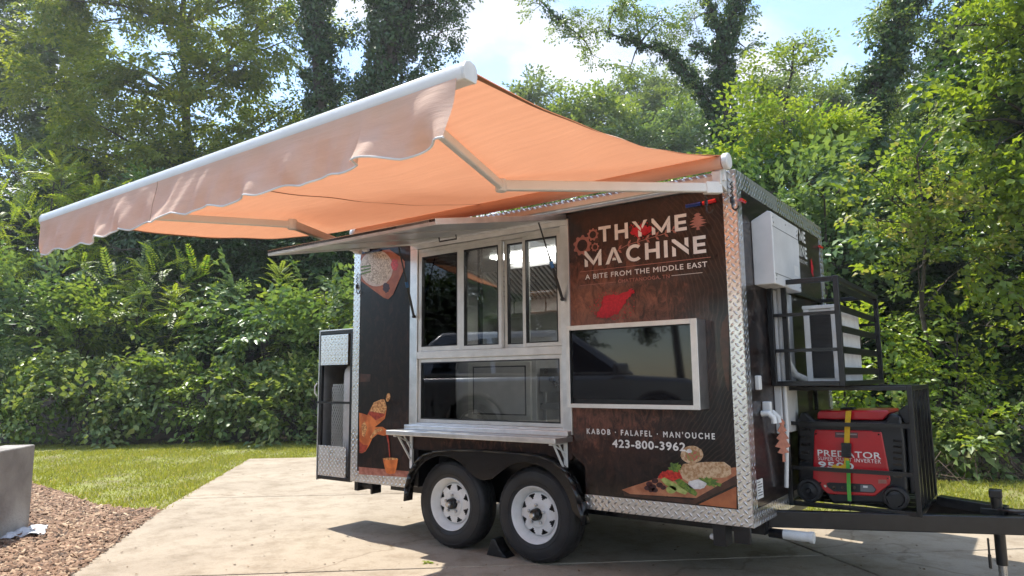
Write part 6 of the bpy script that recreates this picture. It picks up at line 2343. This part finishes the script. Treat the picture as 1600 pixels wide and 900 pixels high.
plant('sapling', 'thin bare stemmed sapling on the lawn edge above the tongue jack', 'sapling', [(1532, 660, 9.15, 16, 18), (1525, 690, 9.15, 12, 12), (1545, 640, 9.15, 12, 12)], 'tip', 'loose', .08, .055, 5.0, trunk=[(1533, 752, 9.15), (1535, 710, 9.15), (1533, 670, 9.15), (1535, 645, 9.15)], trad=.018, bark=BARK2, tint0=.6, crown='foliage', stem='stem')

# the same wood carries on behind the trailer
plant('broadleaf_tree', 'dark broadleaf tree hidden behind the middle of the trailer', 'tree',
      [(720, 440, 24, 90, 70), (820, 420, 24, 90, 70), (920, 410, 24, 90, 70), (1020, 400, 24, 90, 60), (1110, 390, 24, 80, 60), (780, 350, 24, 80, 50), (900, 335, 24, 80, 45), (1010, 330, 24, 80, 40), (1090, 325, 24, 60, 35)], 'mid', 'branch', .19, .11, 7.0, base=900, trad=.25)
plant('leafy_shrub', 'long low shrub thicket hidden behind the trailer', 'shrub',
      [(680, 560, 17, 70, 60), (770, 560, 16, 70, 60), (860, 560, 15, 70, 60), (950, 560, 14, 70, 60), (1040, 560, 13, 70, 60), (1120, 570, 12, 70, 60)], 'mid', 'loose', .14, .085, 4.5, base=900, trad=.06, crown='foliage', stem='stem')


# dry sticks and dead canes at the foot of the hedges
def dead_canes():
    mb = MB()
    for k in range(420):
        if k < 300:
            px = vr.uniform(-40, 600)
            a = on(px, 684 + vr.uniform(-4, 3), 2, 0) + np.array([-.59, .8, 0]) * vr.uniform(0, .9)
        else:
            px = vr.uniform(1180, 1640)
            a = on(px, 754 + vr.uniform(-4, 2), 2, 0) + np.array([-.59, .8, 0]) * vr.uniform(.1, .8)
        le = vr.uniform(.25, .9)
        t = vr.uniform(0, 6.28)
        h = vr.uniform(.04, .42)
        d = np.array([math.cos(t) * le, math.sin(t) * le * .6, 0])
        a[2] = -.02
        mb.path([a, a + d * .5 + np.array([0, 0, h]), a + d + np.array([0, 0, vr.uniform(0, .08)])], [.006, .005, .003], 4, caps=False)
    o = mb.build('dead_canes', TW, None, fix=False)
    tag(o, 'tangle of dead brown canes at the foot of the hedge', 'dead canes', kind='stuff')


dead_canes()


# fallen leaves on the concrete
def litter():
    n = 240
    x, y = [], []
    while len(x) < n:
        p = on(vr.uniform(100, 1600), vr.uniform(730, 898), 2, 0)
        if inpoly(PAD, np.array([p[0]]), np.array([p[1]]))[0]:
            x.append(p[0])
            y.append(p[1])
    P = np.stack([x, y, np.full(n, .004)], 1)
    t = vr.uniform(0, 6.28, n)
    D = np.stack([np.cos(t), np.sin(t), vr.uniform(0, .2, n)], 1)
    N = unit(np.array([0, 0, 1.0]) + vr.normal(0, .2, (n, 3)))
    l = vr.uniform(.012, .035, n)
    lv = leaf_verts(P, unit(D), N, l, l * .6, .2, -.05)
    lv[:, :, 2] = np.maximum(lv[:, :, 2], .003)
    o = leaf_object('fallen_leaves', lv, vr.random(n), leaf_mat('dry_leaf', (.06, .035, .02), (.20, .12, .06), (1, 1, 1), .1, .8), None, (0, 0, 0))
    tag(o, 'small dry leaves scattered over the concrete', 'fallen leaves', kind='stuff')
    # one fresh green sprig
    c = np.array(on(668, 879, 2, 0.004))
    lv = leaf_verts(np.repeat(c[None], 6, 0), unit(vr.normal(0, 1, (6, 3)) * np.array([1, 1, .15]) + np.array([0, 0, .2])), np.repeat(np.array([[0, 0, 1.0]]), 6, 0), np.full(6, .05), np.full(6, .028))
    o = leaf_object('leaf_sprig', lv, np.full(6, .6), LM['bright'], None, (0, 0, 0))
    tag(o, 'small fresh green sprig lying on the concrete at the awning shadow edge', 'leaf')


litter()


# ================================================================== parked car beyond the low wall (it shows in the glass and the screen)
PKZ = .30
lot = [tuple(wc + wd_ * 1.2 + wn * .27), tuple(wc + wd_ * 9 + wn * .27), tuple(wc + wd_ * 9 + wn * 9), tuple(wc + wd_ * -1.5 + wn * 9), tuple(wc + wd_ * -.5 + wn * 3)]
tag(MB().prism(lot, lambda a_, b_, d: (a_, b_, d), -.05, PKZ).build('parking_lot', pmat('worn_asphalt', (.09, .088, .085), .9, 0, c2=(.05, .05, .05), scale=6, bump=.3, bscale=90)), kind='structure')
car = thing('parked_car', 'silver grey sport utility car parked beyond the low wall', 'car', (-1.05, -5.1, PKZ))
car.rotation_euler = (0, 0, math.atan2(-.669, .743))
cpaint = pmat('silver_car_paint', (.42, .43, .45), .28, .6, scale=3, coat=1.0)


def carc(cx, r, a0, a1, n):
    return [(cx + r * math.cos(R(a0 + (a1 - a0) * i / n)), .36 + r * math.sin(R(a0 + (a1 - a0) * i / n))) for i in range(n + 1)]


body = [(-2.35, .45), (-2.38, .75), (-2.30, .98), (-2.20, 1.06), (.95, 1.08), (1.9, 1.02), (2.25, .88), (2.36, .62), (2.34, .30)] + carc(1.45, .43, -8, 188, 12) + [(.95, .24), (-.9, .24)] + carc(-1.4, .43, -8, 188, 12) + [(-2.3, .32)]
MB().prism(body, lambda a_, b_, d: (a_, d, b_), -.92, .92).build('body', cpaint, car, bevel=.07, seg=3, smooth=True)
gh = [(-2.22, 1.06), (-2.05, 1.55), (-1.85, 1.72), (-.2, 1.76), (.25, 1.70), (1.15, 1.08)]
g_ = MB()
vs_ = [(a_, sg * (.88 - .22 * max(0, b_ - 1.06) / .7), b_) for sg in (-1, 1) for a_, b_ in gh]
n_ = len(gh)
g_.add(vs_, [tuple(range(n_)), tuple(range(2 * n_ - 1, n_ - 1, -1))] + [(i, i + n_, (i + 1) % n_ + n_, (i + 1) % n_) for i in range(n_)])
g_.build('roof', cpaint, car, bevel=.05, seg=3, smooth=True)
for sg in (-1, 1):
    for wp_ in ([(-2.02, 1.12), (-1.9, 1.52), (-1.2, 1.64), (-1.15, 1.12)], [(-1.08, 1.12), (-1.12, 1.64), (-.22, 1.66), (-.18, 1.12)], [(-.10, 1.12), (-.14, 1.66), (.2, 1.62), (.88, 1.12)]):
        yk = lambda b_, e: sg * (.88 - .22 * max(0, b_ - 1.06) / .7 + e)
        m_ = len(wp_)
        MB().add([(a_, yk(b_, .006), b_) for a_, b_ in wp_] + [(a_, yk(b_, -.02), b_) for a_, b_ in wp_], [tuple(range(m_)), tuple(range(2 * m_ - 1, m_ - 1, -1))] + [(i, i + m_, (i + 1) % m_ + m_, (i + 1) % m_) for i in range(m_)]).build('side_window', M['screen'], car)
    for wx_ in (1.45, -1.4):
        w_ = MB().lathe([(.24, sg * .86), (.26, sg * .90), (.33, sg * .91), (.36, sg * .88), (.36, sg * .70), (.2, sg * .68)], (wx_, 0, .36), 'y', 40).build('wheel', M['rubber'], car, smooth=True)
        rm_ = MB().lathe([(.245, sg * .86), (.235, sg * .895), (.22, sg * .86)], (wx_, 0, .36), 'y', 40)
        for k in range(5):
            t_ = 2 * math.pi * k / 5 + .3
            rm_.bar((wx_, sg * .875, .36), (wx_ + .235 * math.cos(t_), sg * .88, .36 + .235 * math.sin(t_)), .03, .07, up=(-math.sin(t_), 0, math.cos(t_)))
        rm_.build('rim', M['steel'], w_, smooth=True)
    MB().box(2.2, 2.345, sg * .62 - .2, sg * .62 + .2, .72, .84).build('headlight', M['white_plastic'], car, bevel=.03)
    MB().box(-2.372, -2.25, sg * .72 - .13, sg * .72 + .13, .8, 1.0).build('tail_light', M['red_light'], car, bevel=.02)
    for hx_ in (-.3, -1.05):
        MB().box(hx_, hx_ + .2, sg * .925 - .012, sg * .925 + .012, .93, .96).build('door_handle', cpaint, car, bevel=.006)
    MB().box(.78, .98, sg * 1.02 - .1, sg * 1.02 + .1, 1.08, 1.24).build('mirror', cpaint, car, bevel=.04)

# ---- trees that stand outside the picture but close the clearing (seen in the glass and the polished panels)
def by_label(t):
    return next(o for o in col.objects if o.get('label', '').startswith(t))


for src, loc, rz, lab in (
        ('dark broadleaf tree filling the shade behind the right', (9.5, 9.5, 0), 2.2, 'dark broadleaf tree beyond the right edge of the picture'),
        ('big bright maple', (11.5, 5.5, 0), 1.0, 'second bright maple beyond the right edge of the picture'),
        ('dark broadleaf tree filling the shade behind the left', (-24, -26, 0), 2.6, 'dark broadleaf tree across the drive behind the viewer'),
        ('large spreading tree', (-12, -36, 0), 2.9, 'spreading yellow green tree across the drive behind the viewer'),
        ('dark broadleaf tree filling the shade behind the left', (6, -40, 0), 3.3, 'broad dark tree far behind the viewer')):
    t = copy_tree(by_label(src))
    t.location = loc
    t.rotation_euler = (0, 0, rz)
    tag(t, lab, 'tree')


# ================================================================== haze in the air of the clearing
def make_haze():
    o = MB().box(-155, 155, -155, 155, -1.1, 34).build('haze', None)
    mt = bpy.data.materials.new('haze_air')
    mt.use_nodes = True
    n = mt.node_tree
    n.nodes.clear()
    out_ = n.nodes.new('ShaderNodeOutputMaterial')
    pv = n.nodes.new('ShaderNodeVolumePrincipled')
    pv.inputs['Color'].default_value = (.92, .95, 1.0, 1)
    pv.inputs['Density'].default_value = .0010
    pv.inputs['Anisotropy'].default_value = .4
    n.links.new(pv.outputs[0], out_.inputs['Volume'])
    o.data.materials.append(mt)
    tag(o, 'thin pale summer haze filling the clearing', 'haze', kind='stuff')


make_haze()
